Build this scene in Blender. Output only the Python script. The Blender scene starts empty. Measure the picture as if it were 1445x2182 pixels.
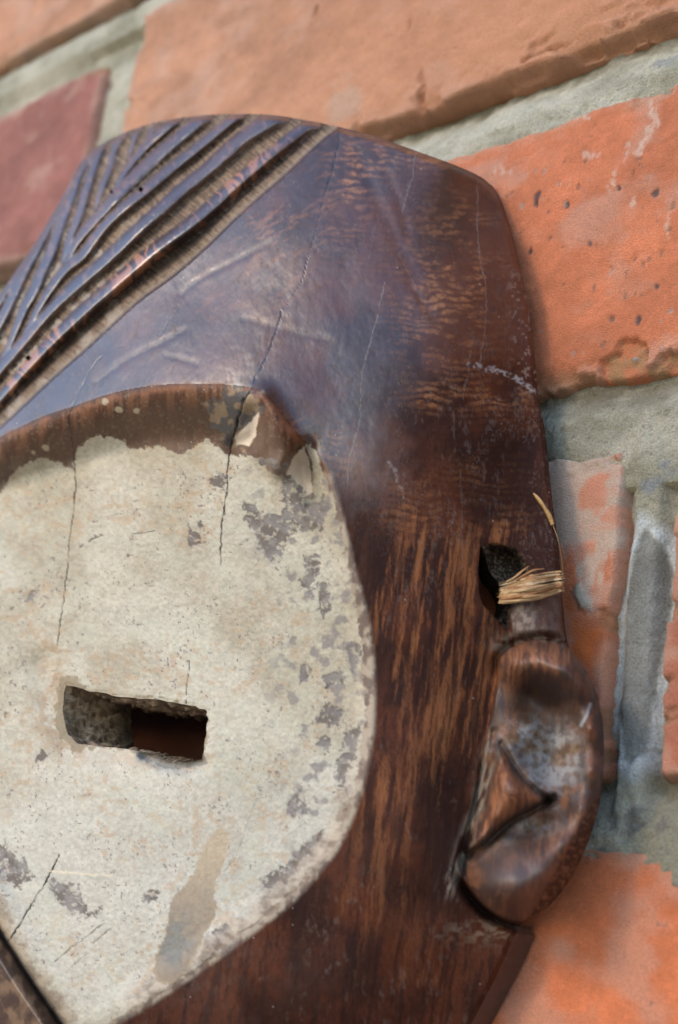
import bpy, math, os
import numpy as np
from mathutils import Matrix

# ------------------------------------------------------------------ camera, sky, sun, exposure
QUICK = False
scene = bpy.context.scene
F_PX, CX, CY, W_PX, H_PX = 2955.0, 722.5, 1091.0, 1445, 2182
DIST = 225.0                                   # camera to wall, mm
d1 = np.array([-3246., 436., 2955.]); d1 /= np.linalg.norm(d1)        # along the courses (to the left)
d2 = np.array([1355., -9945., 2955.]); d2 -= d1 * d1.dot(d2); d2 /= np.linalg.norm(d2)   # up the wall
nn = np.cross(d1, d2); nn /= np.linalg.norm(nn)                       # into the wall

cam = bpy.data.cameras.new("camera"); cam_o = bpy.data.objects.new("camera", cam)
scene.collection.objects.link(cam_o); scene.camera = cam_o
cx_, cy_, cz_ = [np.array([-d1[i], nn[i], d2[i]]) for i in range(3)]
M = Matrix([[cx_[0], -cy_[0], -cz_[0], 0], [cx_[1], -cy_[1], -cz_[1], -DIST / 1000], [cx_[2], -cy_[2], -cz_[2], 0], [0, 0, 0, 1]])
cam_o.matrix_world = M
cam.sensor_fit = 'VERTICAL'; cam.sensor_height = 36.0; cam.lens = F_PX / H_PX * 36.0
cam.clip_start = 0.01; cam.clip_end = 50
cam.dof.use_dof = True; cam.dof.focus_distance = 0.285; cam.dof.aperture_fstop = 14.0

world = bpy.data.worlds.new("World"); scene.world = world; world.use_nodes = True
wt = world.node_tree
sky = wt.nodes.new('ShaderNodeTexSky'); sky.sky_type = 'NISHITA'; sky.sun_disc = False
SUN = np.array([-0.40, -1.15, 0.62]); SUN /= np.linalg.norm(SUN)
sky.sun_elevation = math.asin(SUN[2]); sky.sun_rotation = math.atan2(SUN[0], SUN[1]) % (2 * math.pi)
sky.air_density = 1.0; sky.dust_density = 0.3; sky.ozone_density = 1.5
bg = wt.nodes['Background']; bg.inputs['Strength'].default_value = 0.15
wt.links.new(sky.outputs[0], bg.inputs[0])

sun = bpy.data.lights.new("sun", 'SUN'); sun.energy = 0.55; sun.angle = math.radians(12); sun.color = (1, 0.76, 0.50)
sun_o = bpy.data.objects.new("sun", sun); scene.collection.objects.link(sun_o)
from mathutils import Vector
sun_o.rotation_euler = Vector(SUN).to_track_quat('Z', 'Y').to_euler()

scene.view_settings.view_transform = 'Standard'; scene.view_settings.look = 'None'
scene.view_settings.exposure = 1.3; scene.view_settings.gamma = 1.0

# ------------------------------------------------------------------ numeric helpers
def sm(x, a=0.0, b=1.0):
    t = np.clip((x - a) / (b - a), 0, 1); return t * t * (3 - 2 * t)

def _h(ix, iy, seed):
    n = (ix.astype(np.uint32) * np.uint32(374761393) + iy.astype(np.uint32) * np.uint32(668265263) + np.uint32((seed * 2246822519) % 4294967296))
    n = (n ^ (n >> np.uint32(13))) * np.uint32(1274126177)
    n = n ^ (n >> np.uint32(16))
    return n.astype(np.float32) / np.float32(4294967295.0)

def vn(x, y, seed=0):
    x = np.asarray(x, np.float32); y = np.asarray(y, np.float32)
    xf = np.floor(x); yf = np.floor(y); fx = x - xf; fy = y - yf
    ix = xf.astype(np.int64); iy = yf.astype(np.int64)
    fx = fx * fx * (3 - 2 * fx); fy = fy * fy * (3 - 2 * fy)
    a = _h(ix, iy, seed); b = _h(ix + 1, iy, seed); c = _h(ix, iy + 1, seed); d = _h(ix + 1, iy + 1, seed)
    return (a * (1 - fx) + b * fx) * (1 - fy) + (c * (1 - fx) + d * fx) * fy

def fbm(x, y, seed=0, o=4, g=0.5):
    s = 0; amp = 1; t = 0; f = 1
    for k in range(o):
        c, sn = math.cos(0.7 * k), math.sin(0.7 * k)
        s = s + amp * vn(x * f * c - y * f * sn + 17.3 * k, x * f * sn + y * f * c + 9.1 * k, seed * 7 + k); t += amp; amp *= g; f *= 2.03
    return s / t                       # 0..1, mean .5

def afbm(x, y, seed=0, o=4, g=0.5):    # keeps the direction of stretched coordinates
    s = 0; amp = 1; t = 0; f = 1
    for k in range(o):
        s = s + amp * vn(x * f + 17.3 * k, y * f + 9.1 * k, seed * 7 + k); t += amp; amp *= g; f *= 2.03
    return s / t

def smooth_line(pts, closed=False, n=6):
    p = np.array(pts, float)
    if closed: q = np.vstack([p[-1], p, p[0], p[1]])
    else: q = np.vstack([2 * p[0] - p[1], p, 2 * p[-1] - p[-2]])
    out = []
    for i in range(1, len(q) - 2):
        for t in np.linspace(0, 1, n, endpoint=False):
            a, b, c, d = q[i - 1], q[i], q[i + 1], q[i + 2]
            out.append(0.5 * (2 * b + (c - a) * t + (2 * a - 5 * b + 4 * c - d) * t * t + (3 * b - a - 3 * c + d) * t ** 3))
    if not closed: out.append(p[-1])
    return np.array(out)

def seg_dist(X, Y, line, closed=False, vals=None):
    """distance to a polyline; with vals also the interpolated value, and the side"""
    L = np.array(line, float)
    if closed: L = np.vstack([L, L[0]])
    best = np.full(X.shape, 1e9, np.float32); val = np.zeros(X.shape, np.float32); side = np.zeros(X.shape, np.float32)
    par = np.zeros(X.shape, np.float32)
    nx, ny = X.copy() * 0, Y.copy() * 0
    for i in range(len(L) - 1):
        ax, ay = L[i]; bx, by = L[i + 1]; dx, dy = bx - ax, by - ay; l2 = dx * dx + dy * dy + 1e-9
        t = np.clip(((X - ax) * dx + (Y - ay) * dy) / l2, 0, 1)
        px = ax + t * dx; py = ay + t * dy
        d = np.hypot(X - px, Y - py)
        m = d < best
        best = np.where(m, d, best)
        if vals is not None: val = np.where(m, vals[i] * (1 - t) + vals[i + 1] * t, val)
        side = np.where(m, np.sign(dx * (Y - ay) - dy * (X - ax)), side)
        nx = np.where(m, px, nx); ny = np.where(m, py, ny); par = np.where(m, (i + t) / (len(L) - 1), par)
    return best, val, side, nx, ny, par

def inside(X, Y, poly):
    P = np.array(poly, float); r = np.zeros(X.shape, bool); j = len(P) - 1
    for i in range(len(P)):
        xi, yi = P[i]; xj, yj = P[j]
        if yi != yj:
            r ^= ((yi > Y) != (yj > Y)) & (X < (xj - xi) * (Y - yi) / (yj - yi) + xi)
        j = i
    return r

def local(X, Y, line, margin, fn, fill):
    """run fn on the bounding box of line plus margin only; X, Y regular or scattered"""
    L = np.array(line, float)
    m = (X > L[:, 0].min() - margin) & (X < L[:, 0].max() + margin) & (Y > L[:, 1].min() - margin) & (Y < L[:, 1].max() + margin)
    outs = fn(X[m], Y[m])
    if not isinstance(outs, tuple): outs = (outs,)
    res = []
    for k, o in enumerate(outs):
        a = np.full(X.shape, fill if not isinstance(fill, tuple) else fill[k], np.float32); a[m] = o; res.append(a)
    return res[0] if len(res) == 1 else tuple(res)

def line_d(X, Y, line, margin=60):
    return local(X, Y, line, margin, lambda x, y: seg_dist(x, y, line)[0], 1e4)

def poly_sd(X, Y, poly, margin=60):      # positive inside
    def fn(x, y):
        d = seg_dist(x, y, poly, True)[0]; return np.where(inside(x, y, poly), d, -d)
    return local(X, Y, poly, margin, fn, -1e4)

class TPS:
    def __init__(s, pts, lam=0.0):
        P = np.array(pts, float); s.p = P[:, :2] / 1000.; z = P[:, 2]; n = len(P)
        r2 = ((s.p[:, None] - s.p[None]) ** 2).sum(-1); K = 0.5 * r2 * np.log(r2 + 1e-12) + lam * np.eye(n)
        A = np.zeros((n + 3, n + 3)); A[:n, :n] = K; A[:n, n] = 1; A[:n, n + 1:] = s.p; A[n, :n] = 1; A[n + 1:, :n] = s.p.T
        s.w = np.linalg.solve(A, np.concatenate([z, [0, 0, 0]]))
    def __call__(s, X, Y):
        x = X / 1000.; y = Y / 1000.; n = len(s.p)
        o = s.w[n] + s.w[n + 1] * x + s.w[n + 2] * y
        for i in range(n):
            r2 = (x - s.p[i, 0]) ** 2 + (y - s.p[i, 1]) ** 2
            o = o + s.w[i] * 0.5 * r2 * np.log(r2 + 1e-12)
        return o

def to_world(a, b, h):
    """point on the sight line through photo point (a, b), h mm in front of the wall -> X right, Y into wall, Z up (metres)"""
    rx = np.asarray(a, float) - CX; ry = np.asarray(b, float) - CY
    t = (DIST - h) / (nn[0] * rx + nn[1] * ry + nn[2] * F_PX)
    px, py, pz = rx * t, ry * t, F_PX * t
    u = -(px * d1[0] + py * d1[1] + pz * d1[2]); v = px * d2[0] + py * d2[1] + pz * d2[2]
    return np.stack([u / 1000, -np.asarray(h, float) / 1000, v / 1000], -1)

def lerp(c, d, m):
    m = np.asarray(m)[..., None]; return np.asarray(c) * (1 - m) + np.asarray(d) * m

# ------------------------------------------------------------------ mesh / material helpers
def new_mesh(name, verts, faces, mat, parent=None, col=None, rough=None, normals=None, smooth=True):
    me = bpy.data.meshes.new(name)
    faces = np.asarray(faces, np.int32); k = faces.shape[1]
    me.vertices.add(len(verts)); me.vertices.foreach_set('co', np.asarray(verts, np.float32).ravel())
    me.loops.add(faces.size); me.loops.foreach_set('vertex_index', faces.ravel())
    me.polygons.add(len(faces)); me.polygons.foreach_set('loop_start', np.arange(0, faces.size, k, dtype=np.int32))
    me.update(calc_edges=True)
    me.polygons.foreach_set('use_smooth', np.full(len(faces), smooth, bool))
    if col is not None:
        at = me.color_attributes.new('paint', 'FLOAT_COLOR', 'POINT')
        c4 = np.ones((len(verts), 4), np.float32); c4[:, :3] = np.clip(col, 0.002, 1); at.data.foreach_set('color', c4.ravel())
    if rough is not None:
        at = me.attributes.new('gloss', 'FLOAT', 'POINT'); at.data.foreach_set('value', np.asarray(rough, np.float32))
    if normals is not None:
        me.normals_split_custom_set_from_vertices(np.asarray(normals, np.float32).tolist())
    me.materials.append(mat)
    o = bpy.data.objects.new(name, me); scene.collection.objects.link(o)
    if parent is not None: o.parent = parent
    return o

def empty(name, label, cat, loc=(0, 0, 0)):
    o = bpy.data.objects.new(name, None); o.empty_display_size = 0.02; scene.collection.objects.link(o)
    o['label'] = label; o['category'] = cat; return o

def surf_mat(name, noise_scale, var, bump_scale, bump_mm, spec=0.5, stretch=(1, 1, 1), rough_var=0.12, sparkle=False):
    m = bpy.data.materials.new(name); m.use_nodes = True; t = m.node_tree; N = t.nodes; L = t.links
    p = N['Principled BSDF']; p.inputs['Specular IOR Level'].default_value = spec
    tc = N.new('ShaderNodeTexCoord'); mp = N.new('ShaderNodeMapping'); mp.inputs['Scale'].default_value = stretch
    L.new(tc.outputs['Object'], mp.inputs[0])
    ca = N.new('ShaderNodeAttribute'); ca.attribute_name = 'paint'
    ra = N.new('ShaderNodeAttribute'); ra.attribute_name = 'gloss'
    n1 = N.new('ShaderNodeTexNoise'); n1.inputs['Scale'].default_value = noise_scale; n1.inputs['Detail'].default_value = 5; n1.inputs['Roughness'].default_value = 0.7
    L.new(mp.outputs[0], n1.inputs['Vector'])
    mr = N.new('ShaderNodeMapRange'); mr.inputs[1].default_value = 0.3; mr.inputs[2].default_value = 0.7
    mr.inputs[3].default_value = 1 - var; mr.inputs[4].default_value = 1 + var; L.new(n1.outputs['Fac'], mr.inputs[0])
    mu = N.new('ShaderNodeVectorMath'); mu.operation = 'SCALE'; L.new(ca.outputs['Color'], mu.inputs[0]); L.new(mr.outputs[0], mu.inputs['Scale'])
    L.new(mu.outputs[0], p.inputs['Base Color'])
    rr = N.new('ShaderNodeMapRange'); rr.inputs[1].default_value = 0.3; rr.inputs[2].default_value = 0.7
    rr.inputs[3].default_value = -rough_var; rr.inputs[4].default_value = rough_var; L.new(n1.outputs['Fac'], rr.inputs[0])
    ad = N.new('ShaderNodeMath'); ad.operation = 'ADD'; ad.use_clamp = True; L.new(ra.outputs['Fac'], ad.inputs[0]); L.new(rr.outputs[0], ad.inputs[1])
    L.new(ad.outputs[0], p.inputs['Roughness'])
    if spec >= 0.9:                       # wax polish: the smoother the surface the stronger its sheen
        sp = N.new('ShaderNodeMapRange'); sp.inputs[1].default_value = 0.34; sp.inputs[2].default_value = 0.58; sp.inputs[3].default_value = 1.0; sp.inputs[4].default_value = 0.10
        L.new(ra.outputs['Fac'], sp.inputs[0]); L.new(sp.outputs[0], p.inputs['Specular IOR Level']); p.inputs['IOR'].default_value = 1.66
    n2 = N.new('ShaderNodeTexNoise'); n2.inputs['Scale'].default_value = bump_scale; n2.inputs['Detail'].default_value = 6; n2.inputs['Roughness'].default_value = 0.65
    L.new(mp.outputs[0], n2.inputs['Vector'])
    bp = N.new('ShaderNodeBump'); bp.inputs['Strength'].default_value = 1.0; bp.inputs['Distance'].default_value = bump_mm / 1000.
    L.new(n2.outputs['Fac'], bp.inputs['Height']); L.new(bp.outputs[0], p.inputs['Normal'])
    return m

MAT_WOOD = surf_mat("polished_dark_wood", 2500, 0.20, 1800, 0.035, 1.0, (1, 1, 0.35), rough_var=0.06)
MAT_HAIR = surf_mat("carved_hair_wood", 2800, 0.25, 2200, 0.14, 0.5)
MAT_PAINT = surf_mat("chalky_white_pigment", 2200, 0.10, 1800, 0.10, 0.25, rough_var=0.05)
MAT_INNER = surf_mat("raw_cut_wood", 900, 0.45, 900, 0.6, 0.2)
MAT_BRICK = surf_mat("orange_clay_brick", 2600, 0.26, 2000, 0.55, 0.25, (1, 1, 1.6), rough_var=0.05)
MAT_MORTAR = surf_mat("grey_lime_mortar", 2400, 0.36, 1600, 0.8, 0.2, rough_var=0.05)

# ------------------------------------------------------------------ ground sheet out of view, added to bounce warm light onto undersides
gm = bpy.data.materials.new("pale_paving"); gm.use_nodes = True; gt = gm.node_tree; gp = gt.nodes['Principled BSDF']; gp.inputs['Roughness'].default_value = 0.9
gn = gt.nodes.new('ShaderNodeTexNoise'); gn.inputs['Scale'].default_value = 3; gn.inputs['Detail'].default_value = 8
gr_ = gt.nodes.new('ShaderNodeValToRGB'); gr_.color_ramp.elements[0].color = (0.26, 0.20, 0.14, 1); gr_.color_ramp.elements[1].color = (0.40, 0.33, 0.25, 1)
gc_ = gt.nodes.new('ShaderNodeTexCoord'); gt.links.new(gc_.outputs['Object'], gn.inputs['Vector']); gt.links.new(gn.outputs['Fac'], gr_.inputs[0]); gt.links.new(gr_.outputs[0], gp.inputs['Base Color'])
go = new_mesh("ground", [(-15, -15, -1.35), (15, -15, -1.35), (15, 0.05, -1.35), (-15, 0.05, -1.35)], [[0, 1, 2, 3]], gm, smooth=False); go['kind'] = 'structure'

# ------------------------------------------------------------------ brick wall
wall = empty("brick_wall", "weathered orange brick wall with thick uneven grey mortar joints behind the wooden mask", "wall")

def wall_px(pts):     # traced photo points -> wall mm
    p = np.array(pts, float); w = to_world(p[:, 0], p[:, 1], np.zeros(len(p))); return np.stack([w[:, 0], w[:, 2]], -1) * 1000

V_ROWS = {-4: (-234, -153), -3: (-151 + 2, -72), -2: (-142 + 10, -62), }
ROWS = []     # (v bottom, v top, joint phase)
v_b = [(-144, -76, -243), (-62 + 0.0, 20.5, -243), (31.5, 98.5, -137.5), (113, 182, -243), (199, 281, -349), (291, 365, -235), (377, 446, -349), (458, 526, -235)]
rows = [(-226, -157, -249), (-144, -75, -137.5)] + v_b[1:]
HAND = {}

def grid_uv(u0, u1, v0, v1, st):
    nu = max(2, int((u1 - u0) / st)); nv = max(2, int((v1 - v0) / st))
    U, V = np.meshgrid(np.linspace(u0, u1, nu), np.linspace(v0, v1, nv)); return U, V

def quads(nr, nc):
    i = np.arange(nr * nc).reshape(nr, nc)
    return np.stack([i[:-1, :-1], i[:-1, 1:], i[1:, 1:], i[1:, :-1]], -1).reshape(-1, 4)

def brick(u0, u1, v0, v1, seed, kind, st):
    U, V = grid_uv(u0 - 0.6, u1 + 0.6, v0 - 0.6, v1 + 0.6, st)
    wx = (fbm(U / 9, V / 9, seed, 4) - 0.5) * 3.0; wy = (fbm(U / 9, V / 9, seed + 50, 4) - 0.5) * 3.0
    e = np.minimum(np.minimum(U + wx - u0, u1 - U + wx), np.minimum(V + wy - v0, v1 - V + wy))
    rb = 2.3
    cu = np.minimum(U + wx - u0, u1 - U + wx); cv = np.minimum(V + wy - v0, v1 - V + wy)
    q = np.hypot(np.clip(rb - cu, 0, None), np.clip(rb - cv, 0, None))
    hh = -5.5 * sm(q / rb, 0.25, 1.15)
    chip = sm(fbm(U / 11, V / 7, seed + 9, 4), 0.60, 0.70) * sm(7.0 - e, 0, 6)
    hh -= chip * 1.8
    hh += (fbm(U / 30, V / 22, seed + 3, 3) - 0.5) * 1.4 + (fbm(U / 3.0, V / 2.0, seed + 4, 4) - 0.5) * 0.45
    pit = sm(vn(U / 1.3, V / 2.0, seed + 5), 0.94, 0.99) * sm(fbm(U / 14, V / 14, seed + 6, 2), 0.45, 0.6)
    hh -= pit * 0.5
    big = fbm(U / 24, V / 18, seed + 7, 4); mid = fbm(U / 5, V / 4, seed + 8, 4)
    base = {'orange': (0.56, 0.185, 0.09), 'salmon': (0.60, 0.25, 0.13), 'red': (0.31, 0.125, 0.10), 'deep': (0.62, 0.185, 0.08), 'pink': (0.47, 0.16, 0.095), 'peach': (0.50, 0.25, 0.15)}[kind]
    base = np.array(base)
    c = lerp(base * 0.86, base * 1.10, sm(big, 0.3, 0.7))
    c = c * (0.80 + 0.40 * mid)[..., None]; c = c * (.88 + .24 * fbm(U / .8, V / .8, seed + 31, 3))[..., None]
    dust = sm(fbm(U / 12, V / 9, seed + 11, 5), 0.53, 0.75)
    c = lerp(c, (0.56, 0.36, 0.28), dust * 0.38)
    edge = sm(5.0 - e + (mid - 0.5) * 7, 0, 4)
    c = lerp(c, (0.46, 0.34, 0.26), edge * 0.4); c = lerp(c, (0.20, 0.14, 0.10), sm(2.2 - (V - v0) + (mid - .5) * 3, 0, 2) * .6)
    c = lerp(c, (0.33, 0.17, 0.09), chip * 0.75)
    sp = sm(vn(U / 0.9, V / 0.9, seed + 12), 0.965, 0.99) * sm(fbm(U / 10, V / 10, seed + 13, 3), 0.42, 0.58)
    c = lerp(c, (0.16, 0.13, 0.12), np.clip(sp + pit * 0.7, 0, 1) * 0.8)
    ro = np.full(U.shape, 0.8)
    return U, V, hh, c, ro, e, mid

def wall_marks(U, V, c, hh, tag):
    if tag == 'right_mid':           # big orange brick right of the mask: scrapes, specks, chipped corner
        for k, (a, b, l, w, ang) in enumerate([(1310, 385, 26, 7, 100), (1370, 300, 34, 8, 115), (1335, 330, 20, 4, 100), (1425, 470, 40, 3, 95), (1350, 440, 30, 2, 98), (1390, 240, 26, 8, 60), (1260, 330, 12, 7, 20), (1200, 390, 9, 5, 0), (1070, 365, 14, 7, 10), (1240, 250, 12, 6, 0)]):
            p = wall_px([(a - l * math.cos(math.radians(ang)), b + l * math.sin(math.radians(ang)) * -1), (a + l * math.cos(math.radians(ang)), b + l * math.sin(math.radians(ang)))])
            d = seg_dist(U, V, p)[0] + (fbm(U / 1.2, V / 1.9, 70 + k, 5) - 0.5) * 3.2
            c = lerp(c, (0.62, 0.48, 0.40), sm(w / 8. - d, -0.2, 0.5) * 0.55 * sm(vn(U * 1.7, V * 1.1, 170 + k), .2, .6))
        rs = np.random.RandomState(5)
        for k in range(46):
            a = 1070 + rs.rand() * 370; b = 330 + rs.rand() * 430; s = 0.16 + 0.32 * rs.rand() ** 2
            p = wall_px([(a, b)])[0]; ell = np.hypot((U - p[0]), (V - p[1]) / 1.5) + (vn(U * 2, V * 2, 90 + k) - 0.5) * 0.5
            m = sm(s + 0.25 - ell, 0, 0.25); c = lerp(c, (0.20, 0.13, 0.11) if k % 3 else (0.36, 0.33, 0.30), m * 0.6); hh = hh - m * 0.3
        for (a, b, s) in [(1144, 420, 1.1), (1142, 435, .8), (1208, 438, .7), (1322, 405, .8), (1398, 412, .9), (1130, 532, .6), (1258, 520, .7), (1360, 680, .8), (1400, 610, .7)]:
            p = wall_px([(a, b)])[0]; m = sm(s - np.hypot(U - p[0], (V - p[1]) / 1.6) + (fbm(U, V, 31, 2) - .5) * 1.2, 0, 0.4)
            c = lerp(c, (0.09, 0.075, 0.08), m * 0.9); hh = hh - m * 0.5
        ch = wall_px([(1275, 770), (1300, 745), (1330, 722), (1365, 725), (1378, 760), (1370, 790), (1400, 760), (1425, 735), (1450, 740), (1470, 830), (1270, 845)])
        s = poly_sd(U, V, ch, 12) + (fbm(U / 2, V / 2, 44, 4) - 0.5) * 3
        m = sm(s, -0.4, 0.8); hh = hh - m * (0.5 + 2.2 * fbm(U / 3, V / 3, 45, 4))
        c = lerp(c, lerp((0.50, 0.18, 0.09), (0.36, 0.20, 0.10), sm(fbm(U / 3, V / 3, 46, 3), .4, .6)), m * 0.9)
        peb = sm(vn(U / 2.1 + 3, V / 2.1, 48), 0.80, 0.88) * m; c = lerp(c, (0.36, 0.34, 0.31), peb * .9); hh = hh + peb * 0.8
    if tag == 'top_orange':
        crk = wall_px([(1110, 130), (1130, 118), (1160, 100), (1185, 92), (1200, 90)])
        m = sm(0.9 - seg_dist(U, V, crk)[0] + (fbm(U, V, 61, 2) - .5), 0, .6); c = lerp(c, (0.2, 0.1, 0.06), m * .8); hh = hh - m * 1.0
        low = sm(fbm(U / 6, V / 3, 62, 4), .46, .6) * sm(212 - V, 0, 8) * sm(U + 205, 0, 30)
        hh = hh - low * 1.3; c = lerp(c, (0.42, 0.26, 0.17), low * 0.6)
        for (a, b, s) in [(895, 160, 1.6), (893, 195, 1.8), (893, 215, 1.5), (672, 22, 1.5), (870, 60, 1.2)]:
            p = wall_px([(a, b)])[0]; m = sm(s - np.hypot(U - p[0], (V - p[1]) / 2.0) + (fbm(U / 2, V / 2, 31, 2) - .5) * 2.2, 0, 0.8)
            c = lerp(c, (0.26, 0.12, 0.07), m * 0.7); hh = hh - m * .8
        p = wall_px([(730, 225)])[0]; m = sm(9 - np.hypot(U - p[0], V - p[1]) + (fbm(U / 4, V / 4, 33, 4) - .5) * 14, 0, 6); c = lerp(c, (0.45, 0.36, 0.29), m * .6)
    if tag == 'top_orange':
        c = lerp(c, (0.52, 0.22, 0.115), sm(U, -310, -170) * .5)
    if tag == 'right_low_left':      # mortar-smeared pink brick right of the cord
        c = lerp(c, (0.17, 0.085, 0.085), sm(-225 - U + (fbm(U / 9, V / 9, 86, 3) - .5) * 12, 0, 14) * .85)  # brick behind the eye slot painted dark mauve to keep the opening dim
        pk = sm(fbm(U / 6, V / 6, 81, 5), 0.36, 0.54)
        lim = wall_px([(1215, 1190), (1235, 1260), (1248, 1308), (1268, 1300), (1285, 1230), (1310, 1180), (1330, 1160), (1345, 960), (1100, 950), (1100, 1150)])
        s = poly_sd(U, V, lim, 30) + (afbm(U / 1.3, V / 5, 83, 4) - 0.5) * 8
        m = sm(s, -1.0, 2.0)
        c = lerp(c, lerp((0.56, 0.30, 0.215), (0.50, 0.40, 0.325), pk), m * (0.6 + 0.25 * pk))
        lp = wall_px([(1222, 1255), (1235, 1300), (1265, 1305), (1262, 1280), (1245, 1240)])
        m = sm(poly_sd(U, V, lp, 6) + (fbm(U, V, 84, 3) - .5) * 1.4, -.2, .8); c = lerp(c, (0.46, 0.42, 0.33), m * .85); hh = hh + m * 0.9
        hot = wall_px([(1195, 1190), (1225, 1290), (1250, 1330), (1280, 1340), (1262, 1430), (1230, 1400), (1205, 1330)])
        m = sm(poly_sd(U, V, hot, 10) + (fbm(U / 2, V / 3, 85, 4) - .5) * 4, -.5, 1.5); c = lerp(c, (0.60, 0.15, 0.035), m * .75)
    return c, hh

def add_brick(u0, u1, v0, v1, seed, kind, st, tag=None):
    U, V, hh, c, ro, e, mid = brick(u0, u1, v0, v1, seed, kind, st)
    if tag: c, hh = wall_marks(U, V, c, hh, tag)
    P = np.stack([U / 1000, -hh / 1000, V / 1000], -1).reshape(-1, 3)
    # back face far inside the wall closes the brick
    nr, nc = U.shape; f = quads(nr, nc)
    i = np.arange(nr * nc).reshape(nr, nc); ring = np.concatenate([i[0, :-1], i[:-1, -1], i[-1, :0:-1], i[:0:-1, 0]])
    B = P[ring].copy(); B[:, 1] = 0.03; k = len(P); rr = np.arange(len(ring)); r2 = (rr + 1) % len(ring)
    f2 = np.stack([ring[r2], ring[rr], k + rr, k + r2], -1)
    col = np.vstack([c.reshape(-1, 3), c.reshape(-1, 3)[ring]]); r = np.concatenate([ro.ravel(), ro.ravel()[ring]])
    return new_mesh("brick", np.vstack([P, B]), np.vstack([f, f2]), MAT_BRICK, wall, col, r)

KINDS = ['orange', 'deep', 'salmon', 'pink', 'red']
BR = []
for ri, (vb, vt, ph) in enumerate(rows):
    for k in range(-3, 4):
        ul = ph + 230 * k; u0, u1 = ul + 7, ul + 230 - 8
        if ph == -137.5: u0, u1 = ul + 5.5, ul + 230 - 4.5
        if u1 < -640 or u0 > 60: continue
        BR.append([u0, u1, vb, vt, 100 + ri * 17 + k * 3, KINDS[(ri * 7 + k * 3) % 5], 1.6, None])
for b in BR:
    u0, u1, vb, vt = b[:4]
    if vb == 199 and u0 < -300 < u1: b[5], b[6], b[7] = 'peach', 0.55, 'top_orange'
    elif vb == 199 and u1 < -300 and u1 > -400: b[3] = 268; b[5], b[6] = 'red', 0.9
    elif vb == 113 and u0 < -150 < u1: b[5], b[6], b[7] = 'orange', 0.42, 'right_mid'
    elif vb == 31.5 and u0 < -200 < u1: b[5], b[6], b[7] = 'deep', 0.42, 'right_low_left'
    elif vb == 31.5 and u0 < -100 < u1: b[5], b[6] = 'pink', 0.42; b[3] = 92
    elif vb == -62 and u0 < -150 < u1: b[5], b[6] = 'deep', 0.42
    elif vb == 291: b[5], b[6] = 'peach', 0.9
    if QUICK: b[6] *= 2
    # beyond the crop on the right keep bricks short-cut at full detail only where needed
    add_brick(*b)

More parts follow.
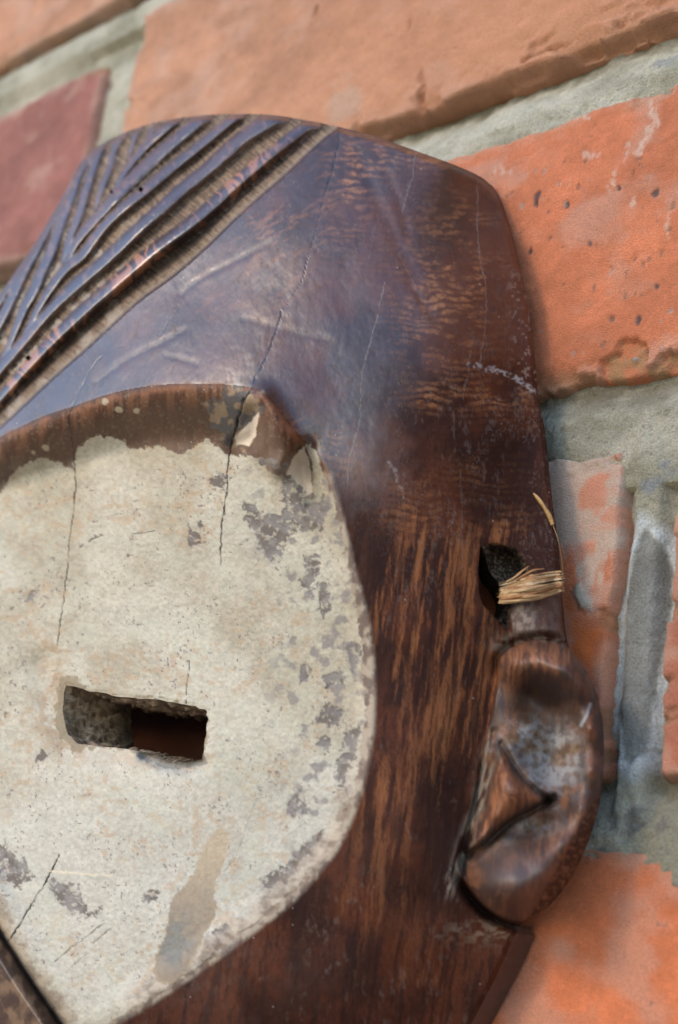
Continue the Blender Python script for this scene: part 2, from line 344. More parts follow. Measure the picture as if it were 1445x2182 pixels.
# mortar: one bed behind all bricks
def mortar():
    objs = []
    def patch(u0, u1, v0, v1, st):
        U, V = grid_uv(u0, u1, v0, v1, st)
        hh = np.full(U.shape, -3.6); bed = np.zeros(U.shape); vert = np.zeros(U.shape)
        for i in range(len(rows) - 1):
            lo, hi = rows[i][1], rows[i + 1][0]
            t = (V - lo) / (hi - lo)
            m = (t > -0.6) & (t < 1.6)
            prof = -0.7 - 4.3 * sm(t, 0.25, 1.05)             # weathered joint: flush below, deep under the brick above
            if hi == 199: prof = -0.9 - 6.5 * sm(t, 0.15, 1.0)
            if hi == 113: prof = -1.0 - 3.2 * sm(t, 0.45, 1.0)
            joint_shade = np.where(m, sm(t + (fbm(U / 5, V / 3, 301, 4) - .5) * .5, .62, 1.0), 0) if i == 0 else np.where(m, sm(t + (fbm(U / 5, V / 3, 301, 4) - .5) * .5, .62, 1.0), joint_shade)
            hh = np.where(m, prof, hh); bed = np.where(m, 1, bed)
        vj = sm(5.0 - np.abs(U + 137.2), 0, 3) * sm(V - 20, 0, 8) * sm(105 - V, 0, 8)
        hh = hh * (1 - vj) + (-0.5) * vj
        hh += (fbm(U / 14, V / 10, 7, 4) - 0.5) * 2.2 + (fbm(U / 2.2, V / 2.2, 8, 5) - 0.5) * 1.5 + (vn(U / .95, V / .95, 21) - .5) * .15
        c = lerp((0.25, 0.235, 0.175), (0.41, 0.385, 0.31), sm(fbm(U / 14, V / 9, 9, 5), .3, .68)); c = c * (.86 + .28 * fbm(U / .9, V / .9, 19, 3))[..., None]
        c = lerp(c, (0.33, 0.31, 0.23), sm(fbm(U / 9, V / 7, 10, 5), .55, .75) * .35)
        c = lerp(c, (0.12, 0.11, 0.09), sm(vn(U / .8, V / .8, 12), .90, .97) * sm(fbm(U / 8, V / 8, 13, 3), .42, .6) * .8)
        c = c * (1 + .22 * sm(V, 150, 190))[..., None]
        c = lerp(c, (0.125, 0.105, 0.07), joint_shade * (1 - vj) * .75)  # paints the shade under the upper brick into the joint's top
        # smooth grey trowelled streak in the upright joint right of the mask
        g = wall_px([(1362, 1105), (1405, 1150), (1420, 1215), (1405, 1350), (1385, 1480), (1365, 1610), (1340, 1640), (1318, 1620), (1308, 1500), (1318, 1350), (1335, 1210), (1350, 1140)])
        s = poly_sd(U, V, g, 25) + (fbm(U / 3, V / 5, 14, 4) - .5) * 2.2
        c = lerp(c, (0.52, 0.55, 0.56), sm(s, -3.5, -0.6) * sm(.0 - s, -1.0, .2) * .85)
        m = sm(s, -.2, .9); c = lerp(c, lerp((0.165, 0.16, 0.145), (0.24, 0.24, 0.225), sm(fbm(U / 4, V / 9, 15, 4), .35, .65)), m * .95); hh = hh - m * .5
        hh = np.where(m > .5, hh - (fbm(U / 2.2, V / 2.2, 8, 5) - 0.5) * 0.8, hh)
        g2 = wall_px([(1385, 1000), (1420, 975), (1425, 1010), (1400, 1040), (1380, 1060), (1368, 1040)])
        m = sm(poly_sd(U, V, g2, 12) + (fbm(U / 2, V / 2, 16, 4) - .5) * 5, 0, 1.2); c = lerp(c, (0.22, 0.23, 0.24), m * .8)
        g3 = wall_px([(1370, 120), (1420, 90), (1445, 85), (1440, 130), (1390, 140)])
        m = sm(poly_sd(U, V, g3, 12) + (fbm(U / 2, V / 2, 17, 4) - .5) * 4, 0, 1.2); c = lerp(c, (0.24, 0.25, 0.25), m * .7)
        for (a, b, r) in [(1345, 1750, 2.2), (1300, 1745, 1.5), (1405, 1760, 1.6), (1275, 1830, 1.2)]:
            p = wall_px([(a, b)])[0]; m = sm(r - np.hypot(U - p[0], (V - p[1]) / 1.5) + (fbm(U / 1.5, V / 1.5, 18, 3) - .5) * 3, 0, .8); c = lerp(c, (0.16, 0.15, 0.14), m * .7)
        return U, V, hh, c
    vs, fs, cs = [], [], []; n = 0
    for (u0, u1, v0, v1, st) in [(-200, -115, -5, 210, 0.45 if not QUICK else 1.0), (-370, -200, 180, 300, 0.9), (-640, -370, -225, 525, 2.5), (-370, -200, 300, 525, 2.5), (-200, 60, 210, 525, 2.5), (-115, 60, -225, 210, 2.5), (-200, -115, -225, -5, 2.5), (-370, -200, -225, 180, 2.0)]:
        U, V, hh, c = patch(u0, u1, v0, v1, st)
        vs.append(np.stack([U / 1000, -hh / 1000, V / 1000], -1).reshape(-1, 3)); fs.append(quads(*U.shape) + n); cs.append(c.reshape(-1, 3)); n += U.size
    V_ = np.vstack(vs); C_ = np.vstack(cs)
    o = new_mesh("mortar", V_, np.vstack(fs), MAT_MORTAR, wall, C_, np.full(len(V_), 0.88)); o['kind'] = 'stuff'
mortar()

# ------------------------------------------------------------------ carved mask: traced lines (photo points)
def ragged(pts):
    L = smooth_line(pts, True, 6); k = np.arange(len(L)); n = len(L)
    w = np.stack([vn(k / 1.7, k * 0, 401), vn(k / 1.7, k * 0, 402)], -1) - .5
    return L + w * 5.0
OUT = smooth_line([(352, 257), (420, 247), (500, 243), (580, 245), (650, 256), (720, 270), (800, 291), (880, 319), (960, 348), (1015, 372), (1046, 394), (1064, 420), (1086, 480), (1106, 560),
    (1122, 640), (1135, 720), (1143, 800), (1148, 850), (1162, 920), (1170, 1000), (1179, 1080), (1189, 1150), (1195, 1220), (1200, 1290), (1206, 1350), (1218, 1388), (1250, 1430), (1272, 1480),
    (1284, 1540), (1287, 1610), (1283, 1680), (1268, 1750), (1243, 1820), (1205, 1888), (1165, 1935), (1112, 1968), (1060, 2075), (1004, 2182), (950, 2280), (840, 2420), (640, 2540), (400, 2600), (150, 2600),
    (-150, 2500), (-260, 2300), (-290, 2000), (-290, 1650), (-270, 1300), (-210, 1010), (-110, 810), (0, 628), (60, 540), (130, 425), (165, 357), (195, 322), (245, 292), (300, 270)], True, 5)
CREST = [(-80, 975), (-40, 950), (0, 925), (90, 882), (150, 862), (240, 832), (330, 816), (430, 812), (520, 818), (565, 832), (600, 868), (625, 905), (655, 940), (700, 1000), (720, 1060), (737, 1130), (762, 1230),
    (785, 1320), (797, 1420), (798, 1520), (790, 1600), (770, 1690), (735, 1780), (690, 1850), (620, 1925), (530, 1995), (430, 2068), (350, 2122), (260, 2178), (180, 2235), (120, 2300)]
FACE = np.vstack([smooth_line(CREST, False, 4), [(60, 2300), (90, 2230), (130, 2180), (95, 2130), (60, 2078), (30, 2030), (0, 1985), (-40, 1900), (-70, 1800), (-160, 1600), (-180, 1400), (-150, 1150)]])
EYE = ragged([(146, 1461), (200, 1474), (260, 1484), (330, 1490), (395, 1499), (432, 1511), (442, 1524), (441, 1560), (434, 1600), (427, 1619), (385, 1624), (345, 1618), (300, 1603), (235, 1592), (165, 1582), (142, 1556), (134, 1505), (137, 1475)])
EYE_B = ragged([(-112, 1472), (-180, 1490), (-245, 1510), (-262, 1550), (-255, 1588), (-200, 1586), (-150, 1576), (-118, 1540)])
HOLE = smooth_line([(1024, 1164), (1020, 1211), (1021, 1262), (1032, 1292), (1056, 1316), (1066, 1318), (1078, 1275), (1063, 1243), (1044, 1219), (1033, 1180)], True, 4)
EAR = smooth_line([(1058, 1440), (1063, 1405), (1085, 1382), (1120, 1366), (1165, 1362), (1215, 1378), (1262, 1425), (1300, 1500), (1310, 1600), (1305, 1700), (1285, 1790), (1235, 1890), (1180, 1950), (1110, 1966), (1060, 1952),
    (1020, 1920), (992, 1880), (975, 1835), (985, 1790), (1003, 1730), (1018, 1660), (1030, 1590), (1045, 1520)], True, 4)
NOSE = np.array([(-70, 1800), (-40, 1900), (0, 1985), (30, 2030), (60, 2078), (95, 2130), (130, 2180), (160, 2260), (100, 2340), (-20, 2360), (-140, 2250), (-170, 2000), (-130, 1850)], float)
HAIR_EDGE = [(722, 275), (699, 291), (650, 335), (604, 379), (521, 451), (444, 526), (370, 590), (293, 647), (194, 738), (119, 804), (36, 882), (0, 915), (-60, 968)]
RIDGES = [  # centre line, half widths start..end
    ([(672, 262), (657, 271), (591, 321), (521, 379), (455, 440), (400, 485), (332, 534), (249, 605), (166, 677), (111, 730), (55, 790), (0, 853), (-60, 920)], (11, 15, 14, 8)),
    ([(600, 243), (577, 257), (510, 302), (455, 352), (391, 404), (342, 449), (300, 486), (230, 553), (166, 607), (105, 664), (55, 723), (0, 788), (-60, 860)], (17, 13, 13, 9)),
    ([(520, 238), (499, 252), (466, 278), (411, 324), (355, 368), (308, 408), (258, 449), (216, 491), (176, 545), (138, 577), (111, 612), (83, 656), (61, 698), (30, 750), (0, 800)], (8, 10, 9, 2)),
    ([(440, 242), (419, 262), (369, 305), (308, 358), (262, 404), (225, 445), (187, 487), (160, 522), (148, 548), (133, 575)], (12, 12, 9, 2)),
    ([(378, 250), (364, 264), (308, 314), (276, 352), (258, 379), (245, 404), (222, 441)], (8, 7, 5, 1.5)),
    ([(338, 258), (330, 269), (314, 296), (305, 314)], (3, 3, 3, 2)),
    ([(300, 268), (289, 285), (281, 312), (272, 336)], (3, 4, 3, 1.5)),
    ([(268, 278), (258, 291), (243, 318), (235, 354), (220, 391), (210, 422), (202, 447)], (5, 5, 5, 2)),
    ([(226, 298), (214, 314), (200, 354), (183, 406), (171, 451), (152, 500), (139, 541), (132, 560)], (6, 7, 7, 2)),
    ([(200, 318), (188, 334), (168, 370), (152, 416), (132, 469), (111, 531), (90, 580), (73, 619), (53, 656), (39, 690), (20, 735), (0, 775)], (6, 9, 10, 3)),
    ([(178, 336), (160, 368), (137, 407), (110, 462), (83, 518), (53, 573), (32, 621), (8, 672), (-10, 705), (-60, 800)], (5, 9, 10, 9)),
    ([(140, 412), (100, 465), (69, 518), (42, 562), (18, 605), (0, 638), (-40, 705), (-110, 830)], (3, 5, 7, 8)),
]

# ------------------------------------------------------------------ mask height above the wall (mm)
def arch_top(a, b):
    h = 30.0
    for _ in range(25):
        u = to_world(a, b, h)[0] * 1000; x = min(0.995, abs(u + 262) / 93.0); h = 0.5 * h + 0.5 * (4 + 36 * math.sqrt(1 - x * x))
    return h
C_HEAD = [(a, b, arch_top(a, b)) for a, b in [(352, 257), (500, 243), (650, 256), (800, 291), (960, 348)]] + [
    (1046, 394, 5), (1086, 480, 5), (1130, 700, 5.5), (1148, 850, 6.5), (1170, 1000, 7.5), (1189, 1150, 8), (1205, 1340, 8), (1200, 1500, 7), (1180, 1700, 8), (1110, 1968, 8), (1004, 2182, 8), (840, 2420, 8), (400, 2600, 6), (-150, 2500, 10),
    (-290, 2000, 26), (-290, 1500, 38), (-210, 1010, 52), (0, 628, 53), (60, 540, 50), (130, 425, 44), (195, 322, 38),
    (240, 420, 51.5), (150, 600, 56), (60, 800, 60), (0, 925, 61.5), (150, 862, 61.5), (330, 816, 60), (520, 818, 55.5), (600, 868, 52.5), (655, 940, 48.5), (720, 1060, 44), (762, 1230, 39), (797, 1420, 34), (790, 1600, 33), (735, 1780, 33),
    (620, 1925, 36), (430, 2068, 41), (260, 2178, 44), (450, 400, 47), (400, 600, 53.5), (600, 500, 47.5), (600, 650, 50), (750, 450, 39.5), (750, 650, 43), (700, 800, 46.5), (200, 740, 59.3), (400, 720, 56.5), (820, 850, 40), (900, 620, 32.5), (900, 420, 28), (880, 1000, 35),
    (1000, 600, 21.5), (1000, 800, 24.5), (1060, 920, 18.5), (950, 1150, 28), (1060, 1090, 17), (900, 1350, 29), (1000, 1400, 20.5), (900, 1600, 26.5), (985, 1600, 18.5), (850, 1800, 28), (700, 2000, 31), (850, 2000, 23.5), (990, 2000, 14),
    (600, 2170, 33), (800, 2170, 22), (920, 2182, 13), (1060, 560, 12), (1085, 800, 12), (1110, 950, 11), (1130, 1080, 10), (1060, 1400, 15), (1050, 1750, 13), (0, 1300, 57), (0, 1800, 55), (300, 1500, 54), (600, 1400, 46), (300, 1900, 50)]
C_FACE = [(0, 1000, 53), (-100, 1300, 55), (0, 1300, 52), (330, 950, 50.5), (560, 980, 46), (620, 1060, 43), (300, 1250, 47), (500, 1300, 41.5), (690, 1200, 38.5), (765, 1450, 32.5), (140, 1520, 48), (440, 1560, 42), (600, 1550, 37), (740, 1680, 32), (300, 1800, 44.5),
    (560, 1850, 36.5), (0, 1800, 49), (350, 2060, 42), (100, 2050, 47), (160, 2200, 45)]
C_EAR = [(1287, 1610, 7), (1272, 1480, 8), (1284, 1545, 7.5), (1218, 1384, 9), (1160, 1362, 12), (1085, 1382, 15), (1283, 1680, 7), (1243, 1820, 7), (1205, 1888, 7), (1165, 1935, 8), (1112, 1966, 8), (1050, 1950, 13), (1000, 1895, 15.5),
    (1090, 1402, 19), (1150, 1386, 19), (1210, 1408, 17.5), (1246, 1470, 15), (1262, 1550, 13.5), (1260, 1640, 13), (1240, 1720, 13.5), (1205, 1800, 15), (1160, 1862, 18), (1100, 1900, 20.5), (1045, 1890, 20),
    (1130, 1480, 12), (1190, 1500, 10), (1205, 1560, 7.5), (1130, 1560, 13), (1215, 1640, 8.5), (1165, 1650, 9.5), (1120, 1610, 12.5), (1062, 1600, 19.5), (1075, 1660, 22), (1100, 1690, 21.5), (1150, 1705, 15), (1060, 1740, 20.5), (1020, 1790, 19),
    (1085, 1765, 14.5), (1150, 1745, 11), (1040, 1815, 17), (1100, 1815, 18), (1125, 1850, 19.5), (1060, 1850, 20), (1180, 1775, 14), (1200, 1720, 11.5), (1050, 1500, 17), (1075, 1450, 17), (1043, 1560, 16), (1030, 1640, 15), (1015, 1720, 15), (995, 1790, 15.5), (983, 1845, 15)]
T_HEAD, T_FACE, T_EAR = TPS(C_HEAD, 1e-5), TPS(C_FACE, 2e-5), TPS(C_EAR, 2e-6)

S = 4.0 if QUICK else 2.1
A, B = np.meshgrid(np.arange(-300, 1300, S), np.arange(232, 2610, S))
A = A.astype(np.float32); B = B.astype(np.float32); nr, nc = A.shape
sdo = poly_sd(A, B, OUT, 2000)
ins = inside(A, B, OUT)

def build_fields(A, B):
    F = {}
    hd = T_HEAD(A, B); fc = T_FACE(A, B)
    sf = poly_sd(A, B, FACE, 200)
    width = 42 + 95 * sm(1130 - B, 0, 170) * sm(640 - A, 0, 60) + 35 * sm(B - 1750, 0, 200)
    nz = fbm(A / 60, B / 60, 1, 3) - .5
    t = sm(sf + nz * 6, 0, 1) * 0 + np.clip((sf) / width, 0, 1)
    w = sm(t)
    # socket hollow about the eye slot
    de = poly_sd(A, B, EYE, 130)
    h = hd * (1 - w) + fc * w
    rim_bump = np.exp(-((A - 655) / 20) ** 2 - ((B - 955) / 55) ** 2) * 0
    h += rim_bump
    h -= 2.2 * np.exp(-((sf - 8) / 9.0) ** 2) * 0
    # lump where brow meets cheek
    lump = line_d(A, B, smooth_line([(560, 850), (590, 905), (612, 955), (600, 990)]), 90)
    h += 3.2 * np.exp(-(lump / 24) ** 2)
    dent = line_d(A, B, smooth_line([(545, 880), (540, 930), (500, 950)]), 90); h -= 1.6 * np.exp(-(dent / 20) ** 2)
    dent = line_d(A, B, smooth_line([(652, 955), (650, 1010), (665, 1070)]), 90); h -= 1.8 * np.exp(-(dent / 18) ** 2)
    cn = poly_sd(A, B, NOSE, 120)
    h += 6 * sm(cn, 0, 40); h -= 2.2 * np.exp(-(cn / 7.0) ** 2)
    # eye slot: worn lip, stained funnel at its left end, chamfer below
    h -= 0.25 * sm(9 + de, 0, 9) * (de > -9)
    fun = line_d(A, B, [(90, 1420), (110, 1500), (150, 1580), (230, 1600)], 120); h -= 1.6 * np.exp(-(fun / 36) ** 2)
    cham = line_d(A, B, [(310, 1612), (350, 1630), (400, 1636), (430, 1625)], 60); h -= 2.0 * np.exp(-(cham / 13) ** 2)
    # hair: ground lowered, ridges raised
    he = np.array(smooth_line(HAIR_EDGE, False, 4))
    hp = np.vstack([he, [(-400, 1000), (-400, 100), (722, 100)]])
    sh = poly_sd(A, B, hp, 1200)
    F['sh'] = sh
    ridge = np.zeros_like(A); rid = np.full(A.shape, -1, np.int32); flank = np.zeros_like(A); rtop = np.zeros_like(A)
    rdist = np.full(A.shape, 1e3, np.float32)
    for k, (ln, hw) in enumerate(RIDGES):
        L = smooth_line(ln, False, 4); hv = np.interp(np.linspace(0, 1, len(L)), np.linspace(0, 1, 4), hw) * 1.22
        def fn(x, y):
            d, v, s, *_ = seg_dist(x, y, L, False, hv); return d, v, s
        d, v, s = local(A, B, L, 60, fn, (1e3, 1, 0))
        lower = -s                                   # the lines run down-left: positive side faces lower right
        d = d + (fbm(A / 22, B / 22, 20 + k, 3) - .5) * 1.6
        sd = d * np.where(lower > 0, 1, -1)
        amp = 2.15 * sm(v, 0.5, 9) + 0.3
        crisp = np.where(sd > 0, 1 - sm(sd, v * 0.15, v + 10) , 1 - sm(-sd, v * 0.0, v + 13))
        pr = crisp * amp
        up = pr > ridge
        ridge = np.maximum(ridge, pr)
        q = d - v; m = q < rdist; rdist = np.where(m, q, rdist); rid = np.where(m, k, rid)
        flank = np.maximum(flank, np.exp(-((sd - v - 7) / 7.5) ** 2) * (v > 2))
    inh = sm(sh, 0, 9)
    gr = inh * (-1.9 + ridge) + inh * (afbm((A + B * .9) / 60, (A * .7 - B) / 5, 3, 3) - .5) * 0.55 * sm(rdist, -1, 4)
    # the wide lowest channel is cut deeper on its upper side
    he_d = seg_dist(A, B, he)[0] if False else line_d(A, B, he, 80)
    chan = inh * np.exp(-((he_d - 34) / 17.0) ** 2) * sm(715 - A, 0, 60)
    gr -= chan * 1.5
    h += gr * sm(A + B, 300, 420)
    F.update(rdist=rdist, rid=rid, flank=flank, inh=inh, he_d=he_d, hair=sh)
    # ear
    se = poly_sd(A, B, EAR, 60)
    hear = T_EAR(A, B)
    for ln, dep, wd in [([(1068, 1585), (1090, 1625), (1120, 1665), (1168, 1706)], 2.4, 9), ([(1180, 1702), (1130, 1728), (1085, 1752), (1040, 1795), (1000, 1822)], 2.6, 10), ([(1052, 1560), (1048, 1640), (1036, 1720), (1005, 1790)], 1.6, 8)]:
        d = line_d(A, B, smooth_line(ln), 60); hear = hear - dep * np.exp(-(d / wd) ** 2)
    we = sm(se, -2, 7)
    h = h * (1 - we) + hear * we
    gap = np.exp(-((se + 9) / 9.0) ** 2) * sm(B, 1840, 1900) * sm(1130 - A, 0, 40); h -= gap * 3.5
    topgap = np.exp(-((se + 5) / 9.0) ** 2) * sm(1450 - B, 0, 40); h -= topgap * 1.3
    # recess and lug
    rec = smooth_line([(1027, 1160), (1060, 1157), (1100, 1166), (1118, 1188), (1134, 1222), (1130, 1250), (1105, 1270), (1092, 1310), (1085, 1345), (1068, 1334), (1045, 1308), (1028, 1270), (1026, 1200)], True, 4)
    sr = poly_sd(A, B, rec, 40); wr = sm(sr + (fbm(A / 9, B / 9, 5, 3) - .5) * 5, 0, 26)
    h -= 5.5 * wr * sm(A, 1015, 1045)
    lug = smooth_line([(1132, 1225), (1138, 1270), (1142, 1320), (1150, 1375)]); dl = line_d(A, B, lug, 60)
    h += 4.2 * np.sqrt(np.clip(1 - (dl / 58) ** 2, 0, 1)) * sm(B, 1215, 1250) * sm(1385 - B, 0, 45)
    F.update(rec=sr, lug=dl, se=se, sf=sf, face_w=w, width=width, eye=de, hole=poly_sd(A, B, HOLE, 40), nose=cn)
    # chisel scars on the forehead
    for ln, dep, wd in [([(575, 517), (500, 556), (420, 598), (385, 628)], .12, 7), ([(392, 702), (330, 735), (270, 765), (205, 812)], .14, 8), ([(520, 678), (600, 700), (700, 724)], .10, 10), ([(352, 756), (420, 774)], .1, 7),
                        ([(765, 330), (800, 420), (838, 500), (880, 590)], .35, 16), ([(825, 370), (855, 440), (868, 500)], .25, 11), ([(870, 600), (920, 670)], .15, 8)]:
        d = line_d(A, B, smooth_line(ln), 50); h -= dep * np.exp(-(d / wd) ** 2)
    # tool facets and wear
    h += (fbm(A / 90, B / 120, 11, 2) - .5) * 0.55 * (1 - w) + (fbm(A / 16, B / 22, 12, 3) - .5) * 0.12
    # silhouettes roll away
    so = F.setdefault('so', sdo)
    top = sm(620 - B, 0, 60)
    h -= 3.0 * (1 - sm(so, 0, 16)) ** 2 * top
    h -= 1.2 * (1 - sm(so, 0, 14)) ** 2 * (1 - top)
    h = np.where(de < 0, h, h)
    return h, F

H, F = build_fields(A, B)

# ------------------------------------------------------------------ mask colour
CRACKS = [  # line, width, tone, strength
    ([(724, 276), (722, 300), (714, 340), (704, 378), (690, 420)], 2.1, 'd', 1), ([(690, 420), (676, 480), (660, 540), (640, 605), (612, 650)], 1.4, 'd', .8),
    ([(600, 662), (594, 690), (580, 730), (566, 765), (548, 800), (534, 830), (518, 862), (505, 905), (494, 945), (486, 1000), (482, 1060), (474, 1100), (471, 1150), (470, 1205)], 2.2, 'd', 1.0),
    ([(520, 850), (508, 890), (498, 930)], 4.5, 'd', .9),
    ([(262, 735), (225, 752)], .8, 'd', .4), ([(215, 760), (192, 790), (172, 830), (152, 872), (148, 900), (156, 950), (161, 1010), (158, 1080), (150, 1140), (145, 1200), (138, 1260), (130, 1320), (122, 1375)], 1.8, 'd', .95),
    ([(386, 640), (372, 668), (340, 715)], .9, 'd', .5),
    ([(884, 325), (880, 370), (868, 410), (858, 450)], 1.4, 'l', .7), ([(820, 600), (812, 640), (800, 690), (784, 745), (772, 800), (768, 860), (766, 900), (752, 950), (744, 985), (740, 1030)], 1.5, 'l', .75), ([(752, 950), (758, 985)], 1.0, 'l', .5),
    ([(1017, 385), (1019, 450), (1018, 500), (1024, 560), (1034, 600), (1036, 660), (1031, 720), (1022, 772)], 1.5, 'l', .75), ([(1004, 745), (998, 790), (986, 850)], 1.2, 'l', .6),
    ([(1000, 776), (1024, 779), (1042, 786), (1060, 790), (1084, 800), (1110, 812), (1142, 832)], 4.5, 'w', .8),
    ([(850, 540), (890, 620), (920, 675)], 1.0, 'l', .4), ([(980, 1000), (985, 1100), (984, 1220)], 1.1, 'l', .4), ([(828, 985), (848, 1020), (862, 1060)], 3.0, 'w', .35),
    ([(125, 1822), (112, 1850), (92, 1888), (66, 1930), (44, 1968), (18, 2006)], 2.4, 'd', 1.0),
    ([(404, 1408), (402, 1440), (398, 1470), (397, 1503)], 1.5, 'd', .9), ([(575, 1650), (540, 1720), (515, 1790), (500, 1830), (478, 1858)], 1.0, 'd', .45), ([(470, 1210), (560, 1300)], .1, 'd', 0),
    ([(200, 2010), (240, 1975)], 1.4, 'd', .7), ([(118, 2048), (165, 2010), (222, 1968)], 1.8, 'd', .75), ([(140, 2070), (190, 2030)], 1.0, 'd', .55), ([(75, 2000), (105, 1975)], 1.0, 'd', .5),
    ([(190, 1152), (218, 1140)], 2.4, 'd', .7), ([(284, 1138), (305, 1136), (328, 1132)], 2.2, 'd', .7), ([(225, 1102), (260, 1094)], 1.8, 'd', .6), ([(362, 1126), (368, 1131)], 1.6, 'd', .6),
    ([(106, 1855), (170, 1862), (240, 1866)], 3.0, 'c', .8), ([(98, 570), (114, 566)], 1.2, 'd', .7), ([(98, 572), (80, 592), (68, 615)], 1.0, 'd', .5)]
STRAW_SCARS = [([(575, 517), (500, 556), (420, 598), (385, 628)], 4, .3), ([(392, 702), (330, 735), (270, 765), (205, 812)], 4.5, .4), ([(535, 682), (600, 700), (700, 724)], 4.5, .2), ([(352, 756), (420, 776)], 5, .28)]
DARK_PATCH = [
    [(520, 1075), (545, 1073), (560, 1100), (598, 1095), (606, 1060), (600, 1030), (606, 1012), (640, 1030), (652, 1070), (690, 1060), (702, 1085), (682, 1130), (650, 1128), (622, 1130), (600, 1160), (590, 1195), (560, 1175), (545, 1130), (525, 1112)],
    [(640, 1182), (680, 1188), (682, 1222), (658, 1260), (640, 1250), (650, 1212)], [(680, 1238), (702, 1245), (706, 1292), (690, 1312), (676, 1282)], [(668, 1535), (698, 1503), (732, 1513), (722, 1552), (692, 1545)],
    [(680, 1580), (700, 1568), (706, 1602), (690, 1612)], [(608, 1712), (640, 1686), (652, 1730), (620, 1742)], [(640, 1800), (685, 1770), (680, 1830), (650, 1850), (570, 1905), (540, 1890), (602, 1850)],
    [(455, 1992), (495, 1962), (502, 2010), (482, 2042), (458, 2030)], [(-10, 1800), (40, 1825), (78, 1866), (40, 1888), (-10, 1866)], [(305, 1905), (340, 1903), (338, 1926), (310, 1924)],
    [(448, 1018), (480, 1012), (482, 1045), (455, 1042)], [(640, 1420), (660, 1415), (662, 1450), (645, 1455)], [(690, 1440), (722, 1420), (730, 1450), (700, 1465)], [(742, 1380), (760, 1370), (772, 1420), (750, 1430)],
    [(735, 1560), (770, 1540), (765, 1600), (735, 1680), (720, 1650)], [(50, 1262), (76, 1265), (70, 1282), (54, 1276)], [(240, 2182), (300, 2150), (335, 2150), (300, 2200)], [(80, 1606), (98, 1602), (96, 1624), (84, 1626)],
    [(100, 1870), (150, 1880), (190, 1930), (170, 1960), (120, 1920)], [(185, 1950), (215, 1930), (210, 1950)], [(400, 1140), (425, 1120), (430, 1150), (412, 1165)], [(620, 1000), (600, 1010), (560, 985), (575, 975)]]
def paint_mask(A, B, F):
    wx = (fbm(A / 26, B / 26, 31, 4) - .5) * 26; wy = (fbm(A / 26, B / 26, 32, 4) - .5) * 26
    # --- bare polished wood
    blot = fbm(A / 95, B / 120, 33, 4)
    c = lerp((0.034, 0.0105, 0.0062), (0.085, 0.024, 0.0105), sm(blot, .3, .7)); c = c * (.8 + .4 * fbm(A / 6, B / 14, 133, 4))[..., None]
    ang = math.radians(-32); ar = A * math.cos(ang) + B * math.sin(ang); br = -A * math.sin(ang) + B * math.cos(ang)
    n1 = afbm(ar / 42 + wx / 40, br / 9 + wy / 16, 34, 5, .62)
    wav = 5 * np.sin(A / 34 + fbm(A / 60, B / 60, 35, 2) * 9)
    n2 = afbm(A / 30, (B + wav - 0.10 * (A - 900)) / 9.5 + wx / 26, 36, 5, .62)
    n3 = afbm((A + 0.14 * (B - 1400) + wx * .35 + (fbm(A / 140, B / 200, 371, 2) - .5) * 60) / 15.0, B / 150 + wy / 60, 37, 5, .72)
    n4 = afbm((A - .18 * (B - 1100) + wx) / 9.0, B / 70, 38, 3)
    fib = afbm((A + .10 * (B - 1400) + wx * .25) / 4.5, B / 55, 137, 4, .65)
    broad = afbm((A + 0.12 * (B - 1400) + wx * .4 + (fbm(A / 160, B / 260, 371, 2) - .5) * 50) / 20.0, B / 170, 138, 3)
    n3 = .52 * broad + .48 * fib
    w3 = sm(B, 1000, 1180); w1 = sm(760 - A, 0, 120) * (1 - w3); w2 = (1 - w3) * (1 - w1)
    n = n1 * w1 + n2 * w2 + n3 * w3
    def g(a, b, ra, rb, k): return k * np.exp(-((A - a) / ra) ** 2 - ((B - b) / rb) ** 2)
    on = (g(950, 620, 95, 150, 1.0) + g(880, 330, 130, 30, .6) + g(600, 500, 130, 90, .5) + g(735, 380, 60, 90, .75) + g(500, 640, 130, 60, .25) + g(850, 1260, 70, 170, .95) + g(1010, 1400, 50, 170, 1.1)
          + g(950, 1480, 80, 240, .95) + g(1080, 1130, 70, 50, .65) + g(1080, 850, 60, 35, .7) + g(930, 850, 60, 30, .55) + g(820, 1720, 60, 140, .6) + g(720, 960, 40, 50, .6) + g(640, 930, 40, 60, .6) + g(780, 1950, 110, 90, .28)
          + g(1040, 1010, 60, 40, .3) + g(880, 1130, 60, 80, .6) + g(1010, 470, 40, 60, .3) + g(900, 2080, 90, 80, .25) + g(980, 1200, 60, 80, .6))
    on = on * (0.55 + 0.9 * fbm(A / 50, B / 60, 39, 3))
    st = sm(n, 0.57 - 0.17 * np.clip(on, 0, 1), 0.70 - 0.17 * np.clip(on, 0, 1)) * np.clip(on * 1.25, 0.05, 1)
    c0 = c
    c = lerp(c, lerp((0.14, 0.044, 0.017), (0.30, 0.112, 0.042), sm(n, .45, .70)), st * .8)
    ph = (B + 34 * fbm(A / 75, B / 60, 139, 3) + 9 * fbm(A / 13, B / 13, 140, 3) - .06 * A) / 15.5
    rip = sm(np.sin(ph * 2 * math.pi) + (fbm(A / 18, B / 8, 141, 4) - .5) * 2.2, -.35, .8)
    zone = np.clip(on * 1.15, 0, 1) * sm(fbm(A / 34, B / 26, 142, 4), .32, .58)
    c2 = lerp(c0, lerp((0.15, 0.055, 0.024), (0.33, 0.135, 0.052), sm(fbm(A / 9, B / 6, 143, 4), .35, .65)), zone * (1 - .88 * rip))
    c = c * (1 - w2)[..., None] + c2 * w2[..., None]
    veins = sm(n3, .56, .62) * sm(B, 1050, 1300) * sm(on, .2, .6); c = lerp(c, (0.028, 0.012, 0.010), veins * .45 * (1 - st))
    ro = 0.325 + 0.07 * fbm(A / 22, B / 22, 40, 4)
